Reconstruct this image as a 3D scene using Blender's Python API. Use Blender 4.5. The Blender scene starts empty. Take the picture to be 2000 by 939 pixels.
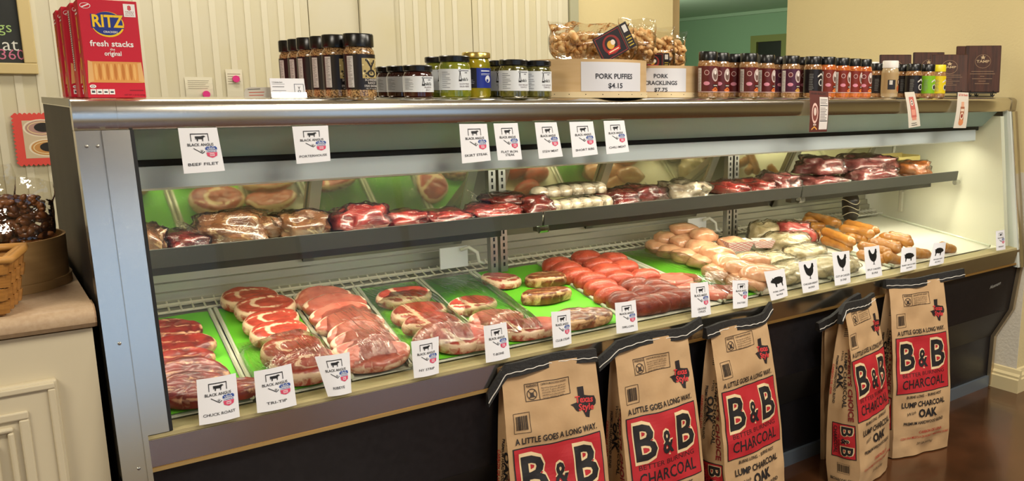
import bpy, bmesh, math, random
from mathutils import Vector, Matrix, noise
from mathutils.geometry import tessellate_polygon
random.seed(7)
SC = bpy.context.scene
COL = SC.collection
PI = math.pi

# ------------------------------------------------------------------ camera
F, YAW, PIT, ROL, PX, PY, CZ = 1640.17, .67441, .18799, .00285, 1258.34, 495.05, 1.3643
fw = Vector((math.sin(YAW)*math.cos(PIT), math.cos(YAW)*math.cos(PIT), -math.sin(PIT)))
r0 = Vector((math.cos(YAW), -math.sin(YAW), 0)); u0 = r0.cross(fw)
rt = r0*math.cos(ROL) + u0*math.sin(ROL); up = -r0*math.sin(ROL) + u0*math.cos(ROL)
cd = bpy.data.cameras.new('camera'); cam = bpy.data.objects.new('camera', cd); COL.objects.link(cam)
cd.sensor_width = 36; cd.lens = F/2000*36; cd.clip_start = .02
cd.shift_x = -(PX-1000)/2000; cd.shift_y = (PY-469.5)/2000
cam.matrix_world = Matrix(((rt.x, up.x, -fw.x, 0), (rt.y, up.y, -fw.y, 0), (rt.z, up.z, -fw.z, CZ), (0, 0, 0, 1)))
SC.camera = cam

# ------------------------------------------------------------------ world, lights, exposure
W = bpy.data.worlds.new('World'); SC.world = W; W.use_nodes = True
bg = W.node_tree.nodes['Background']; bg.inputs[0].default_value = (.50, .70, 1.0, 1); bg.inputs[1].default_value = 1.1
vs = SC.view_settings; vs.view_transform = 'Standard'; vs.look = 'None'; vs.gamma = 1; vs.use_curve_mapping = False; vs.exposure = 0.12
def area(name, loc, rot, sx, sy, e, col):
    l = bpy.data.lights.new(name, 'AREA'); l.shape = 'RECTANGLE'; l.size = sx; l.size_y = sy; l.energy = e; l.color = col
    o = bpy.data.objects.new(name, l); COL.objects.link(o); o.location = loc; o.rotation_euler = rot; return o
for i, (lx, ly) in enumerate(((-1.3, .6), (1.6, .4), (3.2, .5), (1.6, -1.6), (.6, 2.95), (2.3, 2.95))):
    area('ceiling_lamp_light', (lx, ly, 2.66), (0, 0, 0), 1.1, .3 if ly > 2 else .55, 18 if ly > 2 else 44, (1, .92, .78))
for i in range(2):   # fluorescent tubes under the canopy of the deli case
    area('case_tube_light', (1.0+1.72*i, 2.10, 1.150), (math.radians(18), 0, 0), 1.60, .03, 4.2, (1, .95, .74))
for i, xm in enumerate((.78, 1.90, 3.0)):   # tubes under the middle shelf
    area('shelf_tube_light', (xm, 2.19, .942), (math.radians(8), 0, 0), 1.0, .025, 2.0, (1, .93, .72))
bl = bpy.data.lights.new('back_room_fill_light', 'POINT'); bl.energy = 75; bl.shadow_soft_size = .25; bl.color = (1, .96, .82); blo = bpy.data.objects.new('back_room_fill_light', bl); COL.objects.link(blo); blo.location = (4.6, 6.4, 1.9)  # point light added out of view to brighten the green room

# ------------------------------------------------------------------ surveying: a photo point on a known plane
def ray(x, y): return rt*((x-PX)/F) + up*((PY-y)/F) + fw
CAMP = Vector((0, 0, CZ))
def onY(x, y, Y): d = ray(x, y); return CAMP + d*(Y/d.y)
def onZ(x, y, Z): d = ray(x, y); return CAMP + d*((Z-CZ)/d.z)
def onX(x, y, X): d = ray(x, y); return CAMP + d*(X/d.x)
def onplane(x, y, p, n): d = ray(x, y); return CAMP + d*((p-CAMP).dot(n)/d.dot(n))

# ------------------------------------------------------------------ materials
def lin(h):
    if not isinstance(h, str): return (*h, 1)
    v = [int(h[i:i+2], 16)/255 for i in (0, 2, 4)]
    return tuple(((c+.055)/1.055)**2.4 if c > .04 else c/12.92 for c in v) + (1,)
MATS = {}
def M(name, col, rough=.5, metal=0, coat=0, col2=None, scale=20, bump=0, bscale=60, detail=3, stretch=None, spec=.5, emit=0, lo=.35, hi=.65, sss=0):
    if name in MATS: return MATS[name]
    m = bpy.data.materials.new(name); m.use_nodes = True; nt = m.node_tree; b = nt.nodes['Principled BSDF']
    b.inputs['Base Color'].default_value = lin(col); b.inputs['Roughness'].default_value = rough; b.inputs['Metallic'].default_value = metal
    b.inputs['Coat Weight'].default_value = coat; b.inputs['Coat Roughness'].default_value = .08; b.inputs['Specular IOR Level'].default_value = spec
    if sss:
        b.inputs['Subsurface Weight'].default_value = sss; b.inputs['Subsurface Radius'].default_value = (.01, .004, .003); b.inputs['Subsurface Scale'].default_value = .5
    if emit: b.inputs['Emission Color'].default_value = lin(col); b.inputs['Emission Strength'].default_value = emit
    tc = nt.nodes.new('ShaderNodeTexCoord'); out = tc.outputs['Object']
    if stretch:
        mp = nt.nodes.new('ShaderNodeMapping'); mp.inputs['Scale'].default_value = stretch; nt.links.new(out, mp.inputs[0]); out = mp.outputs[0]
    if col2:
        n = nt.nodes.new('ShaderNodeTexNoise'); n.inputs['Scale'].default_value = scale; n.inputs['Detail'].default_value = detail; nt.links.new(out, n.inputs[0])
        rp = nt.nodes.new('ShaderNodeValToRGB'); rp.color_ramp.elements[0].position = lo; rp.color_ramp.elements[1].position = hi
        rp.color_ramp.elements[0].color = lin(col); rp.color_ramp.elements[1].color = lin(col2)
        nt.links.new(n.outputs[0], rp.inputs[0]); nt.links.new(rp.outputs[0], b.inputs['Base Color'])
    if bump:
        n = nt.nodes.new('ShaderNodeTexNoise'); n.inputs['Scale'].default_value = bscale; n.inputs['Detail'].default_value = 3; nt.links.new(out, n.inputs[0])
        bp = nt.nodes.new('ShaderNodeBump'); bp.inputs['Strength'].default_value = bump; bp.inputs['Distance'].default_value = .004
        nt.links.new(n.outputs[0], bp.inputs['Height']); nt.links.new(bp.outputs[0], b.inputs['Normal'])
    MATS[name] = m; return m
def film(name, gloss=.12, ior=1.45, tint=(1, 1, 1), rough=.06, bump=.0, bscale=40, stretch=None, white=0.0):
    """thin clear sheet: lets light through, reflects by fresnel"""
    if name in MATS: return MATS[name]
    m = bpy.data.materials.new(name); m.use_nodes = True; nt = m.node_tree; nt.nodes.clear()
    o = nt.nodes.new('ShaderNodeOutputMaterial'); t = nt.nodes.new('ShaderNodeBsdfTransparent'); t.inputs[0].default_value = (*tint, 1)
    g = nt.nodes.new('ShaderNodeBsdfGlossy'); g.inputs['Roughness'].default_value = rough
    f = nt.nodes.new('ShaderNodeFresnel'); f.inputs[0].default_value = ior
    ml = nt.nodes.new('ShaderNodeMath'); ml.operation = 'MULTIPLY_ADD'; ml.inputs[1].default_value = 1.0; ml.inputs[2].default_value = gloss
    mx = nt.nodes.new('ShaderNodeMixShader'); nt.links.new(f.outputs[0], ml.inputs[0]); nt.links.new(ml.outputs[0], mx.inputs[0])
    last = t.outputs[0]
    if white:
        df = nt.nodes.new('ShaderNodeBsdfDiffuse'); df.inputs[0].default_value = (.9, .9, .88, 1)
        m2 = nt.nodes.new('ShaderNodeMixShader'); m2.inputs[0].default_value = white; nt.links.new(t.outputs[0], m2.inputs[1]); nt.links.new(df.outputs[0], m2.inputs[2]); last = m2.outputs[0]
    nt.links.new(last, mx.inputs[1]); nt.links.new(g.outputs[0], mx.inputs[2]); nt.links.new(mx.outputs[0], o.inputs[0])
    if bump:
        tc = nt.nodes.new('ShaderNodeTexCoord'); mp = nt.nodes.new('ShaderNodeMapping'); mp.inputs['Scale'].default_value = stretch or (1, 1, 1)
        n = nt.nodes.new('ShaderNodeTexNoise'); n.inputs['Scale'].default_value = bscale; n.inputs['Detail'].default_value = 3
        bp = nt.nodes.new('ShaderNodeBump'); bp.inputs['Strength'].default_value = bump; bp.inputs['Distance'].default_value = .01
        nt.links.new(tc.outputs['Object'], mp.inputs[0]); nt.links.new(mp.outputs[0], n.inputs[0]); nt.links.new(n.outputs[0], bp.inputs['Height'])
        nt.links.new(bp.outputs[0], g.inputs['Normal']); nt.links.new(bp.outputs[0], f.inputs['Normal'])
    MATS[name] = m; return m
def meat_mat(name, lean, lean2, fat, coat=.25, mscale=45, marb=.0, rough=.35):
    """lean and fat mixed by the mesh attribute 'fat' plus marbling noise"""
    if name in MATS: return MATS[name]
    m = bpy.data.materials.new(name); m.use_nodes = True; nt = m.node_tree; b = nt.nodes['Principled BSDF']
    b.inputs['Roughness'].default_value = rough; b.inputs['Coat Weight'].default_value = coat; b.inputs['Coat Roughness'].default_value = .15
    b.inputs['Specular IOR Level'].default_value = .35
    tc = nt.nodes.new('ShaderNodeTexCoord')
    n1 = nt.nodes.new('ShaderNodeTexNoise'); n1.inputs['Scale'].default_value = 28; n1.inputs['Detail'].default_value = 4; nt.links.new(tc.outputs['Object'], n1.inputs[0])
    mix1 = nt.nodes.new('ShaderNodeMix'); mix1.data_type = 'RGBA'; mix1.inputs[6].default_value = lin(lean); mix1.inputs[7].default_value = lin(lean2)
    r1 = nt.nodes.new('ShaderNodeValToRGB'); r1.color_ramp.elements[0].position = .38; r1.color_ramp.elements[1].position = .62
    nt.links.new(n1.outputs[0], r1.inputs[0]); nt.links.new(r1.outputs[0], mix1.inputs[0])
    at = nt.nodes.new('ShaderNodeAttribute'); at.attribute_name = 'fat'
    n2 = nt.nodes.new('ShaderNodeTexNoise'); n2.inputs['Scale'].default_value = mscale; n2.inputs['Detail'].default_value = 5; n2.inputs['Distortion'].default_value = 1.1
    nt.links.new(tc.outputs['Object'], n2.inputs[0])
    # fat mask = smoothstep(attr + (noise-.5)*.9 + marb)
    a1 = nt.nodes.new('ShaderNodeMath'); a1.operation = 'MULTIPLY_ADD'; a1.inputs[1].default_value = 1.3; a1.inputs[2].default_value = -.65+marb
    nt.links.new(n2.outputs[0], a1.inputs[0])
    a2 = nt.nodes.new('ShaderNodeMath'); a2.operation = 'ADD'; nt.links.new(at.outputs['Fac'], a2.inputs[0]); nt.links.new(a1.outputs[0], a2.inputs[1])
    r2 = nt.nodes.new('ShaderNodeValToRGB'); r2.color_ramp.elements[0].position = .28; r2.color_ramp.elements[1].position = .62
    nt.links.new(a2.outputs[0], r2.inputs[0])
    mix2 = nt.nodes.new('ShaderNodeMix'); mix2.data_type = 'RGBA'; mix2.inputs[7].default_value = lin(fat)
    nt.links.new(r2.outputs[0], mix2.inputs[0]); nt.links.new(mix1.outputs[2], mix2.inputs[6]); nt.links.new(mix2.outputs[2], b.inputs['Base Color'])
    bp = nt.nodes.new('ShaderNodeBump'); bp.inputs['Strength'].default_value = .35; bp.inputs['Distance'].default_value = .003
    nt.links.new(n2.outputs[0], bp.inputs['Height']); nt.links.new(bp.outputs[0], b.inputs['Normal'])
    MATS[name] = m; return m

# ------------------------------------------------------------------ mesh helpers
def empty(name, loc=(0, 0, 0), rz=0, rx=0, ry=0):
    o = bpy.data.objects.new(name, None); COL.objects.link(o); o.location = loc; o.rotation_euler = (rx, ry, rz); o.empty_display_size = .05; return o
def tag(o, label=None, cat=None, group=None, kind=None):
    if label: o['label'] = label
    if cat: o['category'] = cat
    if group: o['group'] = group
    if kind: o['kind'] = kind
    return o
def link(name, me, parent=None, loc=None, rot=None):
    o = bpy.data.objects.new(name, me); COL.objects.link(o)
    if parent: o.parent = parent
    if loc is not None: o.location = loc
    if rot is not None: o.rotation_euler = rot
    return o
class MB:
    """collects shapes into one mesh"""
    def __init__(s): s.v = []; s.f = []; s.m = []; s.mats = []; s.cur = 0; s.fat = None
    def mat(s, m):
        if m not in s.mats: s.mats.append(m)
        s.cur = s.mats.index(m); return s
    def add(s, vs, fs):
        b = len(s.v); s.v += [tuple(p) for p in vs]; s.f += [tuple(i+b for i in f) for f in fs]; s.m += [s.cur]*len(fs); return s
    def box(s, a, b):
        x0, y0, z0 = a; x1, y1, z1 = b
        return s.add([(x0, y0, z0), (x1, y0, z0), (x1, y1, z0), (x0, y1, z0), (x0, y0, z1), (x1, y0, z1), (x1, y1, z1), (x0, y1, z1)],
                     [(0, 3, 2, 1), (4, 5, 6, 7), (0, 1, 5, 4), (1, 2, 6, 5), (2, 3, 7, 6), (3, 0, 4, 7)])
    def prism(s, prof, x0, x1, axis='x', cap=True):
        """closed profile of (y, z) swept along x"""
        n = len(prof)
        if axis == 'x': vs = [(x0, p[0], p[1]) for p in prof] + [(x1, p[0], p[1]) for p in prof]
        elif axis == 'y': vs = [(p[0], x0, p[1]) for p in prof] + [(p[0], x1, p[1]) for p in prof]
        else: vs = [(p[0], p[1], x0) for p in prof] + [(p[0], p[1], x1) for p in prof]
        fs = [(i, (i+1) % n, n+(i+1) % n, n+i) for i in range(n)]
        if cap:
            for t in tessellate_polygon([[Vector((p[0], p[1], 0)) for p in prof]]):
                fs.append(tuple(t)); fs.append(tuple(n+i for i in reversed(t)))
        return s.add(vs, fs)
    def tube(s, pts, r, n=8, closed=False, cap=True):
        pts = [Vector(p) for p in pts]; rings = []; k = len(pts); vs = []; rs = r if isinstance(r, (list, tuple)) else [r]*k
        prev = None
        for i in range(k):
            a = pts[i-1] if i or closed else pts[0]; b = pts[(i+1) % k] if i < k-1 or closed else pts[-1]
            t = (b-a); t = t.normalized() if t.length > 1e-9 else Vector((0, 0, 1))
            if prev is None: nrm = t.orthogonal().normalized()
            else:
                nrm = prev - t*prev.dot(t); nrm = nrm.normalized() if nrm.length > 1e-6 else t.orthogonal().normalized()
            prev = nrm; bn = t.cross(nrm)
            vs += [pts[i] + (nrm*math.cos(2*PI*j/n) + bn*math.sin(2*PI*j/n))*rs[i] for j in range(n)]
        fs = []
        for i in range(k if closed else k-1):
            for j in range(n): a = i*n+j; b = i*n+(j+1) % n; c = ((i+1) % k)*n; fs.append((a, b, c+(j+1) % n, c+j))
        if cap and not closed: fs.append(tuple(reversed(range(n)))); fs.append(tuple((k-1)*n+j for j in range(n)))
        return s.add(vs, fs)
    def lathe(s, prof, n=24, c=(0, 0, 0), a0=0, a1=2*PI):
        full = abs(a1-a0-2*PI) < 1e-6; k = n if full else n+1
        vs = [(c[0]+p[0]*math.cos(a0+(a1-a0)*j/n), c[1]+p[0]*math.sin(a0+(a1-a0)*j/n), c[2]+p[1]) for p in prof for j in range(k)]
        fs = []
        for i in range(len(prof)-1):
            for j in range(n): a = i*k+j; b = i*k+(j+1) % k; fs.append((a, b, b+k, a+k))
        if full:
            if prof[0][0] > 1e-6: fs.append(tuple(reversed(range(k))))
            if prof[-1][0] > 1e-6: fs.append(tuple((len(prof)-1)*k+j for j in range(k)))
        return s.add(vs, fs)
    def grid(s, fn, nu, nv, wrap=False):
        vs = [fn(i/nu, j/nv) for j in range(nv+1) for i in range(nu+1)]
        k = nu+1
        return s.add(vs, [(j*k+i, j*k+i+1, (j+1)*k+i+1, (j+1)*k+i) for j in range(nv) for i in range(nu)])
    def quad(s, a, b, c, d): return s.add([a, b, c, d], [(0, 1, 2, 3)])
    def mesh(s, name, smooth=None):
        me = bpy.data.meshes.new(name); me.from_pydata(s.v, [], s.f)
        for m in s.mats: me.materials.append(m)
        me.polygons.foreach_set('material_index', s.m)
        if s.fat is not None:
            a = me.attributes.new('fat', 'FLOAT', 'POINT'); a.data.foreach_set('value', s.fat)
        me.update()
        if smooth: me.shade_smooth() if smooth is True else (me.shade_smooth(), me.set_sharp_from_angle(angle=math.radians(smooth)))
        return me
    def build(s, name, parent=None, smooth=None, loc=None, rot=None, bevel=0):
        o = link(name, s.mesh(name, smooth), parent, loc, rot)
        if bevel: b = o.modifiers.new('bevel', 'BEVEL'); b.width = bevel; b.segments = 2; b.limit_method = 'ANGLE'
        return o
def mb(m): return MB().mat(m)

# ------------------------------------------------------------------ flat print: lettering and marks as thin inked shapes
TXT = {}
def text2d(s, bold):
    if (s, bold) in TXT: return TXT[(s, bold)]
    c = bpy.data.curves.new('t', 'FONT'); c.body = s; c.size = 1; c.resolution_u = 2; c.offset = bold; c.fill_mode = 'FRONT'; c.dimensions = '2D'
    o = bpy.data.objects.new('t', c); COL.objects.link(o); me = bpy.data.meshes.new_from_object(o)
    vs = [(v.co.x, v.co.y) for v in me.vertices]; fs = [tuple(p.vertices) for p in me.polygons]
    bpy.data.objects.remove(o); bpy.data.meshes.remove(me); bpy.data.curves.remove(c)
    if not vs: vs = [(0, 0)]
    TXT[(s, bold)] = (vs, fs); return TXT[(s, bold)]
INK = {}
def ink(col):
    return M('ink_'+col, col, .6)
class Print:
    def __init__(s): s.it = []; s.layer = 0
    def _add(s, vs, fs, col, layer=None): s.it.append((vs, fs, col, s.layer if layer is None else layer))
    def rect(s, x0, y0, x1, y1, col, lay=1): s._add([(x0, y0), (x1, y0), (x1, y1), (x0, y1)], [(0, 1, 2, 3)], col, lay); return s
    def frame(s, x0, y0, x1, y1, t, col, lay=1):
        s.rect(x0, y0, x1, y0+t, col, lay); s.rect(x0, y1-t, x1, y1, col, lay); s.rect(x0, y0+t, x0+t, y1-t, col, lay); s.rect(x1-t, y0+t, x1, y1-t, col, lay); return s
    def poly(s, pts, col, lay=1):
        fs = [tuple(t) for t in tessellate_polygon([[Vector((p[0], p[1], 0)) for p in pts]])]
        s._add(list(pts), fs, col, lay); return s
    def ell(s, cx, cy, rx, ry, col, lay=1, n=24): return s.poly([(cx+rx*math.cos(2*PI*i/n), cy+ry*math.sin(2*PI*i/n)) for i in range(n)], col, lay)
    def ring(s, cx, cy, rx, ry, t, col, lay=1, n=24):
        a = [(cx+rx*math.cos(2*PI*i/n), cy+ry*math.sin(2*PI*i/n)) for i in range(n)]; b = [(cx+(rx-t)*math.cos(2*PI*i/n), cy+(ry-t)*math.sin(2*PI*i/n)) for i in range(n)]
        s._add(a+b, [(i, (i+1) % n, n+(i+1) % n, n+i) for i in range(n)], col, lay); return s
    def line(s, x0, y0, x1, y1, t, col, lay=1):
        d = Vector((x1-x0, y1-y0)); n = Vector((-d.y, d.x)).normalized()*t/2
        return s._add([(x0+n.x, y0+n.y), (x0-n.x, y0-n.y), (x1-n.x, y1-n.y), (x1+n.x, y1+n.y)], [(0, 1, 2, 3)], col, lay) or s
    def text(s, t, cx, cy, h, col, w=None, bold=.0, lay=2, rot=0, slant=0, rise=0):
        """cap height h, centred on cx, cy; width w if given"""
        vs, fs = text2d(t, bold); xs = [v[0] for v in vs]; a, b = min(xs), max(xs); k = h/.70
        sx = k if w is None else w/max(b-a, 1e-6); c, sn = math.cos(rot), math.sin(rot); o = []
        for x, y in vs:
            X = (x-(a+b)/2)*sx; Yv = (y-.35)*k; X += slant*Yv; Yv += rise*X
            o.append((cx+c*X-sn*Yv, cy+sn*X+c*Yv))
        s._add(o, fs, col, lay); return s
    def lines(s, x0, y0, x1, y1, n, col, fill=.45, lay=1, rag=.3, rng=None):
        R = rng or random; dy = (y1-y0)/n
        for i in range(n): s.rect(x0, y0+dy*i, x1-(x1-x0)*rag*R.random(), y0+dy*(i+fill), col, lay)
        return s
    def build(s, name, mapf, parent=None, cut=0, step=.00018):
        bm = bmesh.new(); cols = []; 
        ll = bm.faces.layers.int.new('lay'); 
        for vs, fs, col, lay in s.it:
            if col not in cols: cols.append(col)
            bv = [bm.verts.new((x, y, lay)) for x, y in vs]
            for f in fs:
                try: q = bm.faces.new([bv[i] for i in f]); q.material_index = cols.index(col)
                except ValueError: pass
        if cut:
            for ax in (0, 1):
                cs = [v.co[ax] for v in bm.verts]; lo, hi = min(cs), max(cs); k = math.ceil(lo/cut)
                while k*cut < hi:
                    nrm = Vector((1, 0, 0)) if ax == 0 else Vector((0, 1, 0))
                    bmesh.ops.bisect_plane(bm, geom=bm.verts[:]+bm.edges[:]+bm.faces[:], plane_co=nrm*(k*cut), plane_no=nrm); k += 1
        for v in bm.verts: v.co = mapf(v.co.x, v.co.y, .0003+v.co.z*step)
        me = bpy.data.meshes.new(name); bm.to_mesh(me); bm.free()
        for c in cols: me.materials.append(ink(c))
        return link(name, me, parent)
ORD = ['first', 'second', 'third', 'fourth', 'fifth', 'sixth', 'seventh', 'eighth', 'ninth', 'tenth', 'eleventh', 'twelfth', 'thirteenth', 'fourteenth', 'fifteenth', 'sixteenth', 'seventeenth', 'eighteenth', 'nineteenth', 'twentieth', 'twenty-first', 'twenty-second', 'twenty-third', 'twenty-fourth', 'twenty-fifth', 'twenty-sixth', 'twenty-seventh', 'twenty-eighth']
def copy_tree(o, parent=None):
    c = o.copy(); COL.objects.link(c); c.parent = parent
    for ch in list(o.children): copy_tree(ch, c)
    return c
# ------------------------------------------------------------------ shared materials
steel = M('steel', 'd6d2c8', .2, 1)
steel_dull = M('steel_dull', 'b4b2aa', .38, 1)
alum = M('aluminium', 'b9b7a8', .42, .75)
black_panel = M('black_panel', '17171a', .32, col2='1e1d20', scale=60)
side_black = M('side_panel_black', '2a2623', .5, col2='332f2b', scale=14, stretch=(1, 1, .15), spec=.2)
gasket = M('gasket', '101010', .6)
cream_wall = M('cream_plaster', 'dbcb9a', .85, bump=.25, bscale=90)
white_wall = M('white_plaster', 'dcd6c6', .85, bump=.5, bscale=70)
cooler_m = M('cooler_panel', 'cfc9b0', .5, col2='cdc5a4', scale=4)
cooler_rib = M('cooler_rib', 'd7d1b8', .45)
trim_m = M('trim_cream', 'd9c99c', .55)
green_m = M('green_paint', '86ab86', .8)
green_ceil = M('green_ceiling', 'b4d2b4', .8)
white_in = M('case_white', 'dcdac6', .45)
grey_hood = M('hood_grey', '8aa4a4', .4)
hood_light = M('hood_light_grey', 'c6cdd0', .35)
lip_m = M('shelf_lip', '4e4f49', .38)
paper_w = M('paper_white', 'eeeef2', .7)
black_pl = M('black_plastic', '121212', .25)

def struct(name, b, parent=None, **k):
    o = b.build(name, parent, **k)
    if parent is None: o['kind'] = 'structure'
    return o
# ------------------------------------------------------------------ the room
fl = M('floor_concrete', '5a3620', .22, coat=.3, col2='3c2413', scale=3.5, detail=6, bump=.04, bscale=30)
struct('floor', mb(fl).box((-3.1, -4.1, -.1), (7.1, 10.1, 0)))
struct('ceiling', mb(M('ceiling_white', 'e6e2d6', .9)).box((-3.1, -4.1, 2.7), (7.1, 10.1, 2.8)))
struct('wall_left', mb(cream_wall).box((-3.1, -4, 0), (-3, 3.6, 2.7)))
# striated cooler wall behind the case: five panels with raised ribs
wb = struct('wall_back', mb(cooler_m).box((-3, 3.6, 0), (2.39, 3.7, 2.7)))
edges = [-3, -1.6, -.32, 1.13, 1.336, 1.484, 1.859, 2.385]
for i in range(len(edges)-1):
    a, b_ = edges[i], edges[i+1]; p = mb(cooler_m)
    dep = .012 if i != 4 else .03
    p.box((a+.002, 3.6-dep, .02), (b_-.002, 3.6, 2.69)); p.mat(cooler_rib); x = a+.03
    if b_-a > .25:
        while x < b_-.035: p.box((x, 3.6-dep-.003, .02), (x+.022, 3.6-dep, 2.69)); x += .062
    p.build('wall_panel', wb)
mb(M('corner_trim', 'a9a88c', .5)).box((2.387, 3.575, 0), (2.437, 3.6, 2.69)).build('corner_trim', wb)
mb(steel_dull).lathe([(0, 0), (.007, 0), (.006, .003), (0, .004)], 10).build('screw', wb, loc=onY(1119, 43, 3.573), rot=(PI/2, 0, 0))
struct('wall_middle', mb(cream_wall).box((2.437, 3.64, 0), (3.106, 3.74, 2.7)))
struct('wall_end', mb(M('tan_shade_plaster', 'b59d70', .85)).box((3.10, 3.70, 0), (3.207, 4.4, 2.7)))  # darker tan paints in the shade on this wall stub
wr = struct('wall_right', mb(cream_wall).box((3.70, 1.845, 0), (7, 3.34, 2.7)))
mb(white_wall).box((3.698, 1.843, .09), (3.7, 2.4, 1.02)).build('plaster_patch', wr)
bp = [(0, 0), (-.028, 0), (-.028, .062), (-.022, .068), (-.022, .078), (-.012, .088), (-.008, .105), (0, .11)]
struct('baseboard_right', mb(trim_m).prism([(3.70+p[0], p[1]) for p in bp], 1.817, 2.02, 'y'))
struct('baseboard_front', mb(trim_m).prism([(1.845+p[0], p[1]) for p in bp], 3.70, 7, 'x'))
struct('wall_green', mb(green_m).box((7, 3.3, 0), (7.1, 10, 2.7)))
struct('wall_back_room', mb(green_m).box((2.3, 3.74, 0), (2.4, 10, 2.7)))
struct('wall_far', mb(green_m).box((2.3, 10, 0), (7.1, 10.1, 2.7)))
struct('ceiling_back_room', mb(green_ceil).box((2.4, 3.4, 2.27), (7, 10, 2.35)))
struct('trim_1', mb(M('green_trim', '9dbd9b', .6)).box((6.97, 3.4, 2.235), (7, 10, 2.27)))
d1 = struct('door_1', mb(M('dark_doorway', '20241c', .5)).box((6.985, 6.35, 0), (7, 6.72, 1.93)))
mb(M('olive_frame', '7c8448', .6)).box((6.955, 6.72, 0), (7, 6.81, 2.0)).box((6.955, 6.35, 1.93), (7, 6.72, 2.0)).box((6.955, 6.27, 0), (7, 6.35, 2.0)).build('door_frame', d1)
# shop front behind the viewer with its windows
wf = mb(cream_wall).box((-3, -4.1, 0), (7, -4, .55)).box((-3, -4.1, 2.35), (7, -4, 2.7))
for a, b_ in ((-3, -2.6), (-.9, -.5), (1.6, 2.2), (4.3, 7)): wf.box((a, -4.1, .55), (b_, -4, 2.35))
struct('wall_front', wf)
for i, (a, b_) in enumerate(((-2.6, -.9), (-.5, 1.6), (2.2, 4.3))):
    w = struct('window_%d' % (i+1), mb(film('window_glass', .02)).box((a+.04, -4.06, .59), (b_-.04, -4.054, 2.31)))
    mb(M('window_frame_m', '4a4640', .5)).box((a, -4.1, .55), (a+.04, -4, 2.35)).box((b_-.04, -4.1, .55), (b_, -4, 2.35)).box((a, -4.1, .55), (b_, -4, .59)).box((a, -4.1, 2.31), (b_, -4, 2.35)).box(((a+b_)/2-.02, -4.1, .55), ((a+b_)/2+.02, -4, 2.35)).build('window_frame', w)
struct('wall_side', mb(cream_wall).box((7, -4, 0), (7.1, 1.9, 2.7)))

# ------------------------------------------------------------------ deli case
X0, X1 = .16, 3.685
case = tag(empty('deli_case', (0, 0, 0)), 'long refrigerated steel meat display case with sloped glass front', 'display case')
def cp(name, b, **k): return b.build(name, case, **k)
fas = [(2.69, 1.352), (1.972, 1.352), (1.961, 1.350), (1.951, 1.344), (1.9465, 1.336), (1.949, 1.296), (1.951, 1.292), (1.975, 1.290), (1.98, 1.30), (1.98, 1.335), (2.69, 1.335)]
cp('top_fascia', mb(steel).prism(fas, X0+.088, X1-.035), smooth=35)
def grow(pr, d): return [(y-d if y < 1.97 else y, z+(.0003 if z > 1.345 else 0)) for y, z in pr]
cp('fascia_end_cap', mb(steel).prism(grow(fas, .0035), X0, X0+.075), smooth=35)
cp('fascia_joint', mb(steel).prism(grow(fas, .006), X0+.073, X0+.09), smooth=35)
cp('fascia_end_cap', mb(M('steel_brown', 'a59a80', .3, .8)).prism(grow(fas, .004), X1-.037, X1), smooth=35)
# outline of the case from the side (y, z)
G0, G1 = Vector((0, 1.945, 1.292)), Vector((0, 1.857, .688))
def gy(z): return G1.y + (z-G1.z)/(G0.z-G1.z)*(G0.y-G1.y)
side = [(2.69, 1.335), (1.952, 1.335), (1.949, 1.292), (1.866, .688), (1.862, .615), (1.885, .394), (1.962, .248), (1.965, .0), (2.69, 0)]
cp('side_panel', mb(side_black).prism(side, X0+.001, X0+.022))
cp('side_panel', mb(side_black).prism(side, X1-.024, X1-.002))
cp('side_trim', mb(steel_dull).box((X0-.001, 1.97, 1.337), (X0+.02, 2.69, 1.352)))
# steel posts at both ends, folded channels
def post(name, xa, xb, d0, d1, m, zl=.60):
    b = mb(m); b.add([(xa, 1.945-d0, 1.2915), (xb, 1.945-d0, 1.2915), (xb, 1.975, 1.2915), (xa, 1.975, 1.2915), (xa, gy(zl)-d1, zl), (xb, gy(zl)-d1, zl), (xb, 1.90, zl), (xa, 1.90, zl)],
                     [(0, 1, 2, 3), (7, 6, 5, 4), (4, 5, 1, 0), (5, 6, 2, 1), (6, 7, 3, 2), (7, 4, 0, 3)]); return cp(name, b)
post('corner_post', X0, X0+.006, .012, .012, steel)
post('corner_post', X0+.006, X0+.043, .004, .004, steel)
post('post_rib', X0+.043, X0+.052, .012, .012, steel)
post('corner_post', X0+.052, X0+.091, .003, .003, steel, .69)
post('gasket', X0+.091, X0+.098, .0015, .0015, gasket, .69)
post('corner_post', X1-.024, X1, .008, .008, M('steel_brown', 'a59a80', .3, .8))
post('corner_post', X1-.048, X1-.024, .010, .010, steel)
post('post_rib', X1-.056, X1-.048, .003, .003, M('vinyl_grey', 'c7ccc6', .4))
for x, z in ((X0+.016, 1.262), (X0+.034, 1.262), (X0+.026, .88), (X0+.03, .63)):
    cp('screw', mb(steel_dull).lathe([(0, 0), (.0035, 0), (.003, .002), (0, .003)], 10), loc=(x, gy(z)-.004, z), rot=(PI/2, 0, 0))
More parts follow.
